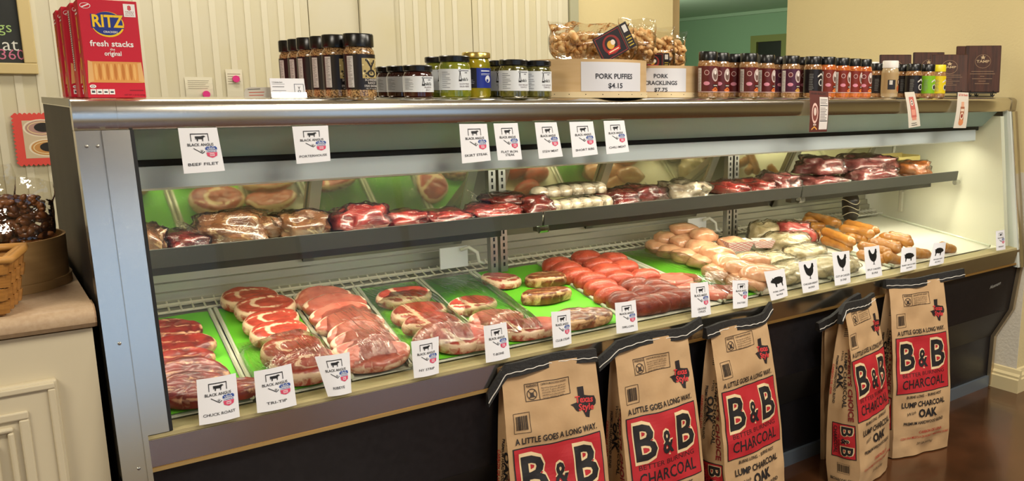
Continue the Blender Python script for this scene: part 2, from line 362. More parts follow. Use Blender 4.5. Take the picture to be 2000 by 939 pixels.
# profile trim down the right end, below the sill
tr = [(1.866, .688), (1.858, .615), (1.880, .394), (1.957, .248), (1.960, .012)]
def strip(path, w, x0, x1, m, name):
    b = mb(m); n = len(path); vs = []
    for x in (x0, x1): vs += [(x, p[0], p[1]) for p in path] + [(x, p[0]+w, p[1]) for p in path]
    k = 2*n; fs = []
    for i in range(n-1): fs += [(i, i+1, k+i+1, k+i), (n+i, k+n+i, k+n+i+1, n+i+1), (i, n+i, n+i+1, i+1), (k+i, k+i+1, k+n+i+1, k+n+i)]
    fs += [(0, k, k+n, n), (n-1, 2*n-1, k+2*n-1, k+n-1)]
    return cp(name, b.add(vs, fs))
strip([(y-.012, z) for y, z in tr[1:]], .03, X1-.022, X1, M('trim_steel_end', 'b9a98c', .35, .8), 'end_trim')
strip([(y-.008, z) for y, z in tr[1:]], .03, X0, X0+.05, steel_dull, 'end_trim')
# sill, lower panels, kick plate
cp('sill', mb(M('sill_cream', 'a3966c', .4)).prism([(1.856, .688), (1.905, .694), (1.905, .66), (1.855, .6805)], X0+.052, X1-.024))
cp('sill_band', mb(steel).prism([(1.851, .6800), (1.8525, .622), (1.854, .6195), (1.90, .6195), (1.90, .6800)], X0+.052, X1-.024))
cp('sill_edge', mb(M('brass_edge', 'b08a50', .35, .8)).prism([(1.853, .6195), (1.851, .612), (1.89, .612), (1.89, .6195)], X0+.052, X1-.024))
lp = cp('front_panel', mb(black_panel).prism([(1.864, .612), (1.888, .394), (1.90, .394), (1.90, .612)], X0+.05, X1-.022))
cp('front_panel', mb(M('black_panel_slope', '2b2a28', .45)).prism([(1.888, .393), (1.963, .249), (1.98, .249), (1.90, .393)], X0+.05, X1-.022))
cp('front_panel', mb(black_panel).prism([(1.965, .248), (1.968, .05), (1.99, .05), (1.99, .248)], X0+.05, X1-.022))
cp('kick_plate', mb(M('kick_steel', '7f8b98', .4, .6)).box((X0+.05, 1.955, 0), (X1-.022, 1.99, .052)))
g = Print(); g.text('Hussmann', 0, 0, .016, 'b8b8b0', w=.085, slant=.35, rise=.12)
pn = onplane(1944, 556, Vector((0, 1.864, .612)), Vector((0, .218, .024)))
g.build('maker_name', lambda u, v, o: Vector((pn.x+u, pn.y-.001-o-v*.11*-1*-1, pn.z+v)), lp)
# front glass
gm = film('case_glass', .0, ior=1.28, tint=(.97, .99, .975), rough=.0)
cp('front_glass', mb(gm).quad((X0+.097, G1.y+.012, .688), (X1-.056, G1.y+.012, .688), (X1-.056, G0.y+.012, 1.296), (X0+.097, G0.y+.012, 1.296)))
# inside: liner, canopy, light cover
cp('liner_end', mb(white_in).prism([(1.885, .60), (1.968, 1.27), (2.74, 1.27), (2.74, .60)], X1-.085, X1-.03))
cp('liner_end', mb(white_in).prism([(1.885, .60), (1.968, 1.27), (2.74, 1.27), (2.74, .60)], X0+.03, X0+.075))
cp('liner_bottom', mb(white_in).prism([(1.90, .60), (1.90, .683), (2.64, .748), (2.76, .748), (2.76, .60)], X0+.07, X1-.08))
cp('canopy', mb(grey_hood).prism([(1.985, 1.289), (2.052, 1.224), (2.058, 1.228), (2.0, 1.296), (2.66, 1.30), (2.66, 1.334), (1.985, 1.334)], X0+.075, X1-.085))
cp('gap_shade_strip', mb(gasket).box((X0+.08, 2.066, 1.205), (X1-.09, 2.12, 1.225)))  # solid black strip standing in for the shade between canopy and light cover
cp('light_cover', mb(hood_light).prism([(2.05, 1.209), (2.047, 1.163), (2.053, 1.158), (2.075, 1.170), (2.16, 1.200), (2.16, 1.209)], X0+.08, 3.545), smooth=30)
for i in range(2): cp('light_tube', mb(M('tube_glow', 'fff3cf', .4, emit=3)).tube([(.25+1.72*i, 2.10, 1.166), (1.80+1.72*i, 2.10, 1.166)], .010, 10))
# mid shelf in three sections with a dark front lip
for a, b_ in ((X0+.085, 1.312), (1.320, 2.470), (2.478, 3.555)):
    s = cp('shelf', mb(M('shelf_top', 'b9b8a4', .35, .3)).box((a, 2.137, .988), (b_, 2.45, 1.0)))
    mb(lip_m).prism([(2.125, 1.018), (2.131, .975), (2.15, .972), (2.15, .98), (2.138, .985), (2.133, 1.018)], a, b_).build('shelf_lip', s)
    mb(lip_m).box((a+.02, 2.2, .945), (b_-.1, 2.23, .988)).build('support_rail', s)
    mb(film('clip_clear', .2, tint=(.8, .8, .78))).lathe([(0, 0), (.012, 0), (.012, .03), (0, .03)], 10).build('clip', s, loc=(b_-.01, 2.135, .965), rot=(0, PI/2, 0))
# rear: ledges and sliding mirrored doors leaning forward
led = [(2.62, .755), (2.62, .785), (2.64, .787), (2.64, .808), (2.655, .81), (2.655, .832), (2.67, .834), (2.67, .862), (2.76, .862), (2.76, .755)]
cp('rear_ledge', mb(alum).prism(led, X0+.075, X1-.085))
D0, D1 = Vector((0, 2.672, .864)), Vector((0, 2.44, 1.296))
dn = Vector((0, -(D1.z-D0.z), D1.y-D0.y)).normalized()
mirror = M('door_mirror_glass', 'd6d3ae', .06, .85)
def dpt(x, t, o): p = D0.lerp(D1, t) + dn*o; return (x, p.y, p.z)
def dbox(b, xa, xb, ta, tb, o0, o1):
    return b.add([dpt(xa, ta, o0), dpt(xb, ta, o0), dpt(xb, tb, o0), dpt(xa, tb, o0), dpt(xa, ta, o1), dpt(xb, ta, o1), dpt(xb, tb, o1), dpt(xa, tb, o1)],
                 [(0, 3, 2, 1), (4, 5, 6, 7), (0, 1, 5, 4), (1, 2, 6, 5), (2, 3, 7, 6), (3, 0, 4, 7)])
for k, (xa, xb, o) in enumerate(((.24, .80, .0), (.765, 1.30, .016), (1.40, 1.86, .0), (1.825, 2.40, .016), (2.50, 2.90, .0), (2.87, 3.45, .016))):
    d = cp('rear_door', dbox(mb(mirror), xa+.03, xb-.03, .08, .95, o+.002, o+.006))
    for (pa, pb, ta, tb) in ((xa, xa+.032, 0, 1), (xb-.032, xb, 0, 1), (xa, xb, 0, .085), (xa, xb, .945, 1)): dbox(mb(alum), pa, pb, ta, tb, o, o+.013).build('door_frame', d)
cp('case_tag', mb(paper_w).box((.62, 2.043, 1.211), (.645, 2.045, 1.219)))
cp('rear_wall', mb(white_in).box((X0+.075, 2.74, .60), (X1-.085, 2.77, 1.33)))
for xs in ((1.335, 1.372), (2.43, 2.467)):
    for x in xs:
        u_ = cp('shelf_upright', mb(steel_dull).box((x-.013, 2.475, .77), (x+.013, 2.50, 1.135)))
        for j in range(15): mb(gasket).box((x-.003, 2.4735, .79+j*.022), (x+.003, 2.475, .803+j*.022)).build('slot', u_)
    cp('wiring_plate', mb(paper_w).box((xs[0]-.16, 2.55, .79), (xs[0]-.06, 2.556, .86)))
    cp('cable', mb(M('cable_white', 'e6e4da', .5)).tube([(xs[0]-.09, 2.54, .85), (xs[0]-.07, 2.52, .86), (xs[0]-.045, 2.51, .84), (xs[0]-.04, 2.51, .81), (xs[0]-.02, 2.51, .80)], .006, 8), smooth=True)
cp('shelf_bracket', mb(alum).tube([(3.55, 2.42, .80), (3.55, 2.42, .975)], .012, 6).tube([(3.55, 2.42, .90), (3.55, 2.30, .97)], .010, 6))
cp('shelf_bracket', mb(alum).prism([(2.10, 1.165), (2.10, 1.178), (2.42, 1.150), (2.42, 1.137)], 3.40, 3.44))
cp('shelf_bracket', mb(alum).tube([(3.42, 2.42, 1.145), (3.47, 2.42, 1.135), (3.47, 2.42, 1.09)], .010, 6))
# white wire rack at the back of the deck
wm = M('wire_white', 'ddd9c8', .4); rk = mb(wm)
rk.tube([(X0+.08, 2.60, .782), (X1-.09, 2.60, .782)], .006, 6).tube([(X0+.08, 2.556, .772), (X1-.09, 2.556, .772)], .004, 6)
x = X0+.1
while x < X1-.1: rk.tube([(x, 2.612, .79), (x, 2.59, .779), (x-.003, 2.548, .773)], .0028, 5); x += .03
rr = cp('wire_rack', rk)
def deck_z(y): return .695 + (y-1.90)*.102
# ------------------------------------------------------------------ price cards on the glass
COW = [(0, .85), (.05, .9), (.6, .9), (.72, 1.0), (.80, .98), (.86, 1.02), (1.0, .82), (.95, .75), (.85, .74), (.80, .6), (.76, .45), (.74, 0), (.67, 0), (.66, .35), (.60, .38), (.35, .38), (.28, .42), (.24, 0), (.16, 0), (.14, .4), (.09, .55), (.06, .3), (.03, .3), (.02, .7)]
PIG = [(0, .5), (.05, .62), (.14, .68), (.15, .82), (.22, .74), (.35, .84), (.6, .88), (.85, .84), (.95, .7), (1, .78), (1.02, .74), (.97, .62), (.96, .45), (.9, .3), (.92, 0), (.84, 0), (.80, .28), (.72, .3), (.55, .24), (.42, .26), (.40, 0), (.32, 0), (.29, .3), (.2, .35), (.12, .38), (.03, .42)]
HEN = [(.0, .90), (.03, .66), (.08, .48), (.17, .32), (.30, .22), (.43, .18), (.46, .16), (.44, .04), (.34, 0), (.62, 0), (.51, .04), (.53, .17), (.68, .24), (.80, .36), (.86, .50), (.86, .64), (.88, .74), (.98, .75), (.89, .81), (.91, .90), (.86, 1.0), (.79, .97), (.74, 1.0), (.70, .90), (.65, .80), (.56, .71), (.44, .67), (.33, .70), (.24, .80), (.18, .92), (.10, .98)]
def place(pts, x, y, w, h, flip=False): return [(x+(1-p[0] if flip else p[0])*w, y+p[1]*h) for p in pts]
K = '1c1c20'
def beef_print(name):
    p = Print(); t = .016
    p.rect(.27, .855, .73, .875, K); p.rect(.27, .70, .287, .86, K); p.rect(.713, .70, .73, .86, K)
    p.poly(place(COW, .38, .70, .27, .125), K)
    p.text('BLACK ANGUS', .5, .625, .062, K, w=.66, bold=.012)
    p.line(.31, .545, .52, .425, .017, K).line(.51, .425, .58, .47, .017, K)
    for dx in (-.04, -.015, .015, .04): p.line(.505, .455, .505+dx, .52-abs(dx)*.6, .007, K)
    p.rect(.60, .50, .90, .555, '2f4f9c', 1); p.rect(.63, .545, .70, .575, '2f4f9c', 1); p.rect(.72, .545, .79, .58, '2f4f9c', 1); p.rect(.81, .545, .88, .575, '2f4f9c', 1)
    p.text('USDA', .75, .53, .042, 'e8ecf4', w=.2, bold=.02, lay=3); p.text('CHOICE', .75, .468, .035, '2f4f9c', w=.26, bold=.015)
    p.poly([(.61, .44), (.89, .44), (.875, .36), (.80, .33), (.75, .315), (.70, .33), (.625, .36)], 'd8486a', 1)
    p.rect(.69, .355, .81, .42, 'f2c6d0', 2); p.text('BEEF', .75, .388, .03, 'c23058', w=.09, lay=3)
    L = name.split('\n')
    for i, l in enumerate(L): p.text(l, .5, .19-.085*i+(.04 if len(L) > 1 else 0), .062, '2a2a30', w=min(.8, .075*len(l)), bold=.004)
    return p
def animal_print(sil, name, price, flip=False):
    p = Print(); p.poly(place(sil, .18 if sil is PIG else .22, .42, .66 if sil is PIG else .58, .40 if sil is PIG else .50, flip), '0c0c0c')
    p.text(name, .5, .27, .055, '2a2a30', w=min(.84, .062*len(name)), bold=.006); p.text(price, .5, .15, .055, '2a2a30', w=.36, bold=.006); return p
def glass_pt(x, y, off):
    n = Vector((0, G0.z-G1.z, -(G0.y-G1.y))).normalized()
    return onplane(x, y, G1 + Vector((0, off, 0)), n)
def card(name, label, q, pr, curl=.004, off=.004, group='price cards along the glass', base=None):
    """q: TL, TR, BR, BL on the glass plane"""
    c = [glass_pt(x, y, off) for x, y in q]; o3 = (c[2]+c[3])/2
    def f(u, v, o=0):
        a = c[3].lerp(c[2], u); b = c[0].lerp(c[1], u); p = a.lerp(b, v); p = p - Vector((0, 1, .0))*(o+curl*math.sin(PI*u)*(1 if curl > 0 else v)+.002); return p - o3
    e = mb(paper_w).grid(lambda u, v: f(u, v), 8, 6).build(name, None, smooth=True, loc=o3); tag(e, label, 'card', group)
    pr.build('print', lambda u, v, o: f(u, v, o*1.5), e, cut=.14); return e
BEEF = [
 ('BEEF FILET', ((347, 250), (423, 249), (439, 333), (359, 339))), ('PORTERHOUSE', ((570, 247), (640, 245), (645, 314), (579, 320))),
 ('SKIRT STEAK', ((896, 242), (950, 241.5), (958, 313), (902, 319))), ('FLAT IRON\nSTEAK', ((963, 241), (1010, 240), (1019, 311), (972, 313))),
 ('STEW MEAT', ((1043.5, 239), (1086, 238.5), (1098.5, 305), (1052, 310))), ('SHORT RIBS', ((1111, 238), (1157, 237), (1167, 301), (1118, 307))),
 ('CHILI MEAT', ((1178, 236), (1218, 235), (1228, 296), (1184, 301))),
 ('CHUCK ROAST', ((383, 741), (460, 727.5), (468, 813), (389, 830))), ('TRI-TIP', ((495, 724.5), (568, 709), (579, 790), (502, 806))),
 ('RIBEYE', ((614, 696), (682, 686.5), (686, 766), (640, 774))), ('NY STRIP', ((802, 666.5), (856, 656), (856.5, 728), (808, 738))),
 ('T-BONE', ((943.5, 636), (988, 628), (996, 697), (948.5, 708))), ('CLUB STEAK', ((1075.5, 608.5), (1113, 604), (1115.5, 670), (1080, 679))),
 ('SIRLOIN', ((1200, 591), (1240.5, 585), (1245.5, 644.5), (1203.5, 651))), ('GROUND\nCHUCK', ((1347, 552.5), (1382, 549), (1388, 613), (1350, 620))),
 ('PATTIES', ((1429.5, 547), (1460.5, 546), (1459.5, 598), (1431, 602.5)))]
for nm, q in BEEF:
    top = q[0][1] < 400
    w = nm.replace('\n', ' ')
    card('price_card', 'white Black Angus card reading %s %s' % (w, 'hanging under the steel fascia' if top else 'standing on the case sill'), q, beef_print(nm), curl=.003 if top else .005, off=.004 if top else -.007, group='cards hung under the fascia' if top else 'cards standing on the sill')
for sil, nm, pr_, q, fl_, an in (
 (PIG, 'PORK CHOPS', '$4.99LB', ((1491, 530), (1531, 524), (1538, 577), (1505.5, 587)), False, 'pig'),
 (HEN, 'CHICKEN BREAST', '$4.29LB', ((1558, 511), (1594, 506), (1599, 564.5), (1567.5, 572.5)), False, 'hen'),
 (HEN, 'CUT UP CHICKEN', '$1.29LB', ((1624, 492), (1658, 489), (1660.5, 551), (1630, 558)), False, 'hen'),
 (HEN, 'SPLIT CHICKEN', '$2.29LB', ((1686.5, 482.5), (1716, 478.5), (1722.5, 537.5), (1690.5, 544)), False, 'hen'),
 (PIG, 'BABY BACK RIBS', '$4.99LB', ((1760, 484), (1788, 481), (1788.5, 524.5), (1757.5, 532)), True, 'pig'),
 (PIG, 'SPARE RIBS', '$4.29LB', ((1823, 474), (1847, 472), (1842, 513.5), (1813, 520)), True, 'pig')):
    card('price_card', 'white card with black %s silhouette reading %s' % (an, nm), q, animal_print(sil, nm, pr_, fl_), curl=.004, off=-.007, group='animal cards standing on the sill')
card('price_card', 'small white BRISKET card at the right end of the glass', ((1944, 451), (1961, 448), (1963, 486.5), (1945, 489.5)), beef_print('BRISKET'), curl=.002, off=-.004, group='cards standing on the sill')
# strips hanging over the fascia
def hang(label, tl, tr, br, bl, pr):
    c = [onY(*tl, 1.9405), onY(*tr, 1.9405), onY(*br, 1.932), onY(*bl, 1.932)]; o3 = (c[2]+c[3])/2
    def f(u, v, o=0):
        p = c[3].lerp(c[2], u).lerp(c[0].lerp(c[1], u), v); return p - o3 - Vector((0, o+.004*math.sin(PI*v)+.0015, 0))
    e = mb(M('paper_cream', 'd9d0c0', .7)).grid(f, 6, 8).build('hanging_tag', None, smooth=True, loc=o3); tag(e, label, 'tag', 'tags hanging over the fascia')
    pr.build('print', lambda u, v, o: f(u, v, o), e, cut=.13)
p = Print(); p.rect(0, 0, 1, 1, '5c2a22', 0); p.rect(.52, .06, .97, .86, 'ddd6d0', 1); p.ell(.27, .46, .17, .25, 'e2bcb0', 1); p.ell(.27, .46, .13, .19, '7d4238', 2); p.ell(.27, .50, .07, .10, 'd9c4b8', 3)
p.line(.12, .06, .27, .13, .035, 'd89a4a', 2).line(.27, .13, .42, .06, .035, 'd89a4a', 2); p.rect(.2, .16, .36, .20, 'c9b2a4', 2)
p.text('10.00 EACH', .45, .94, .045, '1b1212', w=.75, bold=.01); p.rect(.55, .64, .95, .66, K, 2); p.rect(.55, .26, .95, .28, K, 2); p.lines(.56, .3, .93, .62, 8, '6a625e', .4, 2, .5); p.lines(.56, .69, .93, .83, 4, '6a625e', .4, 2, .4)
hang('brown hanging seasoning tag with white nutrition panel', (1580, 177), (1617, 179), (1614, 257), (1579, 258), p)
p = Print(); p.rect(.3, .28, .75, .86, 'c86a5e', 1); p.ell(.5, .7, .14, .09, 'efe0d4', 2); p.ring(.5, .7, .1, .06, .03, '3a1a16', 3); p.rect(.36, .34, .68, .5, 'e09a86', 2); p.rect(.34, .20, .72, .28, 'd9907a', 1); p.lines(.25, .05, .78, .16, 2, K, .3, 1, .2)
hang('cream hanging tag with pink snack pack picture', (1766, 180), (1785, 179), (1797, 246), (1774, 250), p)
p = Print(); p.text('$7.50 Each', .5, .93, .055, 'c8382c', w=.8, bold=.015); p.ell(.5, .16, .19, .09, 'd88a5a', 1); p.rect(.33, .16, .67, .60, 'a8694a', 1); p.rect(.38, .6, .62, .74, 'dda88a', 1); p.ell(.5, .34, .13, .1, 'e8d2b8', 2); p.ell(.5, .34, .08, .06, '8c2c20', 3); p.rect(.36, .47, .64, .54, 'e2cdb6', 2)
hang('cream hanging tag with brown sausage picture near the plaques', (1870, 180), (1891, 181), (1886, 250), (1861, 250), p)
# ------------------------------------------------------------------ things on top of the case
TZ = 1.3530
def cyl(R, zc=0): return lambda u, v, o: Vector(((R+o)*math.sin(u/R), -(R+o)*math.cos(u/R), v+zc))
def boxprint(pr, name, parent, x0, y, z0, s, cut=0): pr.build(name, lambda u, v, o: Vector((x0+u*s, y-o, z0+v*s)), parent, cut)
red_box = M('cracker_red', 'c8142c', .4)
def cracker_box(loc, w, d, h, rz, label, variant):
    e = tag(empty('cracker_box', loc, rz), label, 'box', 'red cracker boxes on the case')
    mb(red_box).box((-w/2, 0, 0), (w/2, d, h)).build('carton', e, bevel=.0012)
    p = Print(); Yl, Bl, Wt = 'f4c81e', '1b2f86', 'f2efec'
    p.ell(.47, 1.43, .275, .245, Yl, 1, 32); p.ell(.46, 1.445, .262, .225, Bl, 2, 32)
    p.text('RITZ', .47, 1.49, .24, '1b2f86', w=.56, bold=.05, lay=3); p.text('RITZ', .475, 1.495, .23, Yl, w=.53, bold=.025, lay=4); p.text('CRACKERS', .5, 1.285, .04, Wt, w=.24, bold=.01, lay=4)
    p.text('fresh stacks', .5, 1.06, .11, Wt, w=.74, bold=.02); p.text('the', .5, .95, .045, Wt, bold=.01); p.text('original', .5, .87, .085, Wt, w=.29, bold=.02)
    p.rect(.06, .30, .97, .71, 'dd9a50', 1)
    p.poly([(.03, .28), (.06, .73), (.13, .70), (.13, .33)], 'e2b070', 2); p.poly([(1.0, .30), (.97, .70), (.90, .68), (.90, .33)], 'e2b070', 2)
    for i in range(11): p.ell(.18+i*.066, .51, .026, .165, 'c47a34' if i % 2 else 'eab469', 2, 16)
    for i in range(4): p.rect(.05+i*.105, .07, .145+i*.105, .17, Wt, 1); p.rect(.07+i*.105, .10, .125+i*.105, .13, '30303c', 2)
    p.text('80', .097, .125, .04, '30303c', bold=.02, lay=3); p.ell(.1, .225, .055, .035, Wt, 1); p.ring(.1, .225, .03, .02, .008, K, 2)
    p.text('NET WT 11.8 OZ (334g)', .80, .06, .03, '5a0a18', w=.36); p.rect(.72, .14, .96, .16, '8a1020', 1)
    p.rect(.76, 1.59, .96, 1.84, Wt, 1); p.text('8', .86, 1.765, .085, 'c8142c', bold=.04); 
    for i, t in enumerate(('FRESH', 'STACK', 'PACKS')): p.text(t, .86, 1.69-.033*i, .022, '8a1020', w=.14)
    p.ell(.12, 1.77, .09, .055, Wt, 1); p.ell(.12, 1.77, .08, .047, 'c8142c', 2); p.line(.06, 1.74, .18, 1.80, .02, Wt, 3)
    boxprint(p, 'front_print', e, -w/2, 0, 0, w)
    q = Print()
    if variant:
        q.rect(.30, .55, .62, 1.78, 'e9e6e0', 1); q.lines(.33, .6, .6, 1.75, 26, '55504c', .45, 2)
    else:
        for yy, rx, ry in ((1.38, .14, .23), (1.0, .16, .13), (.67, .18, .13), (.28, .17, .18)): q.ell(.42, yy, rx, ry, 'e8b42c', 1); q.ell(.42, yy, rx*.6, ry*.7, 'd98a2e', 2)
        q.rect(.24, 1.70, .62, 1.73, 'f2efec', 1); q.rect(.26, 1.63, .74, 1.66, 'f2efec', 1)
    q.build('side_print', lambda u, v, o: Vector((-w/2-o, d-u*w*.98, v*w)), e)
    return e
bxs = [onY(172, 189, 2.05), onY(285, 190, 2.05)]
bw = bxs[1].x-bxs[0].x
for i, (dx, y, lab, va) in enumerate(((0, 2.045, 'front red cracker box on the case, nearest of four', 0), (-.003, 2.155, 'second red cracker box from the front with white nutrition panel', 1), (-.010, 2.262, 'third red cracker box from the front of the stack', 0), (-.012, 2.372, 'rearmost of the four red cracker boxes', 0))):
    cracker_box((bxs[0].x+bw/2+dx, y, TZ), bw, .104, .1935, math.radians(-1.5), lab, va)
# notes with pink magnets on the cooler wall
for nm, (x0_, y0_, x1_, y1_), (mx, my) in (('left', (360, 150, 418, 195), (404, 184)), ('right', (440, 135, 477, 192), (462, 154))):
    a = onY(x0_, y0_, 3.58); b = onY(x1_, y1_, 3.58)
    n = mb(M('note_paper', 'd8d3bd', .8)).grid(lambda u, v: (u*(b.x-a.x), -.003*math.sin(v*3), v*(a.z-b.z)), 3, 4).build('note', None, loc=(a.x, 3.582, b.z)); tag(n, 'handwritten white note on the cooler wall, %s of the two' % nm, 'note', 'notes on the cooler wall')
    p = Print(); p.lines(.1, .5, .9, .92, 5, '9a9484', .2, 1, .5, random.Random(4)); p.build('writing', lambda u, v, o: Vector((u*(b.x-a.x), -.003*math.sin(v*3)-o*2, v*(a.z-b.z))), n)
    m = onY(mx, my, 3.565); g_ = mb(M('magnet_pink', 'd42a80', .4)).lathe([(0, -.006), (.011, -.006), (.013, -.002), (.013, .006), (0, .006)], 18).build('magnet', None, loc=(m.x, 3.574, m.z), rot=(PI/2, 0, 0), smooth=40)
    tag(g_, 'round pink magnet holding the %s handwritten note' % nm, 'magnet', 'pink magnets')
# small cards
a = onY(478, 170, 2.0); b = onY(527, 191, 2.0)
e = mb(M('card_grey', 'b9b2a4', .6)).prism([(a.x, TZ), (b.x+.012, TZ), (b.x+.012, a.z), (a.x+.012, a.z), (a.x+.003, a.z-.004), (a.x, a.z-.012)], 2.01, 2.0115, 'y').build('handwritten_card'); tag(e, 'low grey card with red and black handwriting', 'card')
p = Print(); p.line(.008, .018, .034, .0195, .0015, '55504c').line(.010, .0115, .042, .0125, .0015, 'b8503c').line(.010, .0055, .040, .006, .0015, 'b8503c')
p.build('writing', lambda u, v, o: Vector((a.x+u, 2.01-o, TZ+v)), e)
a = onY(527, 153, 1.995); b = onY(597, 192, 1.995)
e = tag(empty('business_card_holder', ((a.x+b.x)/2, 1.99, TZ), 0, math.radians(-10)), 'white business cards in a clear stand with ranch brand', 'cards')
w = b.x-a.x; h = a.z-b.z
mb(paper_w).box((-w/2, 0, .001), (w/2, .004, h)).build('cards', e); mb(film('clear_stand', .05)).box((-w/2-.001, -.004, 0), (w/2+.001, -.002, .012)).box((-w/2-.001, -.004, 0), (w/2+.001, .02, .001)).build('stand', e)
p = Print(); p.text('Y.O. Schreiner Ranch', -.3, .47, .035, K, w=.3, bold=.02); p.rect(-.45, .41, -.09, .42, '8a8a94', 1)
p.rect(-.45, .325, -.11, .34, K, 1); p.lines(-.46, .05, -.05, .27, 4, '7a7a84', .2, 1, .5, random.Random(2))
p.frame(.18, .10, .46, .42, .012, '26344a', 1); p.text('Y', .32, .30, .08, K, bold=.02); p.ring(.32, .2, .045, .035, .012, K, 2); p.text('RANCH', .32, .14, .025, K)
p.build('print', lambda u, v, o: Vector((u*w, -o, v*w)), e)

# ---- bottles and jars
glassy = dict(rough=.12, coat=.6)
def lathe_part(name, parent, m, prof, n=26): return mb(m).lathe(prof, n).build(name, parent, smooth=35)
seed_m = M('seasoning_seed', 'c09a66', .2, coat=.8, col2='5a3c22', scale=260, lo=.42, hi=.6)
def big_bottle():
    e = empty('seasoning_bottle'); R = .0355
    lathe_part('body', e, seed_m, [(0, 0), (R-.003, 0), (R, .004), (R, .100), (R-.001, .108), (R-.005, .114), (R-.006, .120), (0, .120)])
    lathe_part('cap', e, black_pl, [(R-.002, .117), (R-.001, .118), (R-.001, .144), (R-.003, .147), (0, .147)])
    lathe_part('label', e, M('label_black', '1d1718', .35), [(R+.0003, .019), (R+.0006, .019), (R+.0006, .100), (R+.0003, .100)])
    p = Print(); p.rect(-.036, .024, -.0195, .0955, 'd9d6d2', 0); p.lines(-.035, .026, -.021, .094, 22, '6a6664', .3, 1, .5, random.Random(3))
    p.rect(.0, .045, .046, .091, 'b8a46a', 0)
    rg = random.Random(5)
    for i in range(26): x = rg.uniform(.002, .044); y = rg.uniform(.047, .089); p.ell(x, y, rg.uniform(.0015, .004), rg.uniform(.001, .003), '3a3424' if i % 2 else 'ded0a0', 1, 8)
    p.line(.012, .086, .022, .070, .0045, '141012', 2).line(.034, .087, .022, .070, .0045, '141012', 2).line(.022, .072, .022, .063, .0045, '141012', 2); p.ring(.023, .056, .012, .009, .0045, '141012', 2)
    p.text('SCHREINER', .023, .0415, .0052, 'd8d2cc', w=.036, bold=.01); p.text('RANCH', .023, .0345, .0052, 'd8d2cc', w=.022, bold=.01); p.text('STEAK SEASONING', .023, .0275, .0048, 'd8d2cc', w=.04, bold=.01); p.text('NET WT 12 oz (340g)', .023, .0215, .003, 'd8d2cc', w=.032)
    p.build('label_print', cyl(R+.0006), e, cut=.004); return e
bb = big_bottle()
def put(proto, first, loc, rz, label, cat, group):
    o = proto if first else copy_tree(proto); o.location = loc; o.rotation_euler = (0, 0, rz); tag(o, label, cat, group); return o
for i in range(6):
    y = 2.005+.077*i; px = (706, 664, 640, 614, 596, 578)[i]; q = onY(px, 190, y)
    put(bb, i == 0, (q.x, y, TZ), math.radians((-12, -14, -18, -24, -20, -26)[i]), 'tall black-labelled steak seasoning bottle, %s from the front of its row' % ORD[i], 'bottle', 'tall seasoning bottles on the case')
def jar(name, R, h, m, lidm, labm, lab0, lab1, title, lidh=.013, icon=True):
    e = empty(name)
    lathe_part('glass', e, m, [(0, 0), (R-.004, 0), (R, .004), (R, h-.026), (R-.003, h-.018), (R-.006, h-.013), (0, h-.013)])
    lathe_part('lid', e, lidm, [(R-.002, h-.015), (R-.0005, h-.013), (R-.0005, h-.002), (R-.003, h), (0, h)])
    lathe_part('label', e, labm, [(R+.0003, lab0), (R+.0007, lab0), (R+.0007, lab1), (R+.0003, lab1)])
    p = Print(); c = .018; H = lab1-lab0; m_ = (lab0+lab1)/2
    p.lines(-.04, lab0+.006, -.014, lab1-.004, 9, '8a8c92', .28, 1, .5, random.Random(8))
    if icon:
        p.rect(c-.005, lab1-.005, c+.018, lab1-.003, '70727a', 1); p.rect(c+.004, lab1-.010, c+.012, lab1-.008, '70727a', 1)
        p.line(c-.012, m_-.002, c-.009, lab1-.005, .0012, K).line(c-.006, m_-.002, c-.009, lab1-.005, .0012, K).ring(c-.009, lab1-.004, .003, .003, .001, K); p.rect(c-.013, m_-.004, c-.005, m_, K)
        p.text('niki\'s', c+.004, m_+.001, .0075, '1e2026', w=.02, slant=.2, bold=.01)
    for i, t in enumerate(title): p.text(t, c+.003, lab0+H*.30-i*.0062, .004, '6a5a66', w=.0026*len(t))
    p.build('label_print', cyl(R+.0007), e, cut=.004); return e
whitelab = M('label_white', 'dfe3e6', .4)
jam = jar('jelly_jar', .0365, .0785, M('jelly_dark', '3a1410', .1, coat=.7), black_pl, whitelab, .014, .052, ('JALAPENO', 'JELLY'))
for i, (px, y) in enumerate(((818, 2.01), (786, 2.09), (766, 2.165), (748, 2.24))):
    q = onY(px, 190, y); put(jam, i == 0, (q.x, y, TZ), math.radians(-18-6*i), 'dark jelly jar with white label, %s from the front of its row' % ORD[i], 'jar', 'dark jelly jars on the case')
sal = jar('salsa_jar', .0395, .104, M('salsa_green', '8a8c2a', .1, coat=.8, col2='5f6e1e', scale=70), black_pl, whitelab, .019, .071, ('SOUTH TEXAS', 'SALSA VERDE'))
for i, (px, y) in enumerate(((890, 2.01), (862, 2.10))):
    q = onY(px, 190, y); put(sal, i == 0, (q.x, y, TZ), math.radians(-20-22*i), 'green salsa jar with white label, %s of the two beside the gold-lidded jar' % ('front one', 'rear one')[i], 'jar', 'green salsa jars')
tom = jar('relish_jar', .0385, .0985, M('relish_olive', '6e6a30', .1, coat=.8, col2='3f3d1c', scale=90), black_pl, whitelab, .018, .070, ('OLD SAN JUAN', 'TOMATILLO'))
for i, (px, y, rz) in enumerate(((1004, 1.995, -18), (1050, 2.01, -20), (972, 2.085, -40), (960, 2.175, -40))):
    q = onY(px, 190, y); put(tom, i == 0, (q.x, y, TZ), math.radians(rz), ('olive relish jar in front between the pickle jar and last jar', 'olive relish jar beside the round wooden box', 'olive relish jar half hidden behind the front relish jar', 'rearmost olive relish jar in the shadow of the pickle jar')[i], 'jar', 'olive relish jars')
pk = empty('pickle_jar'); R = .036
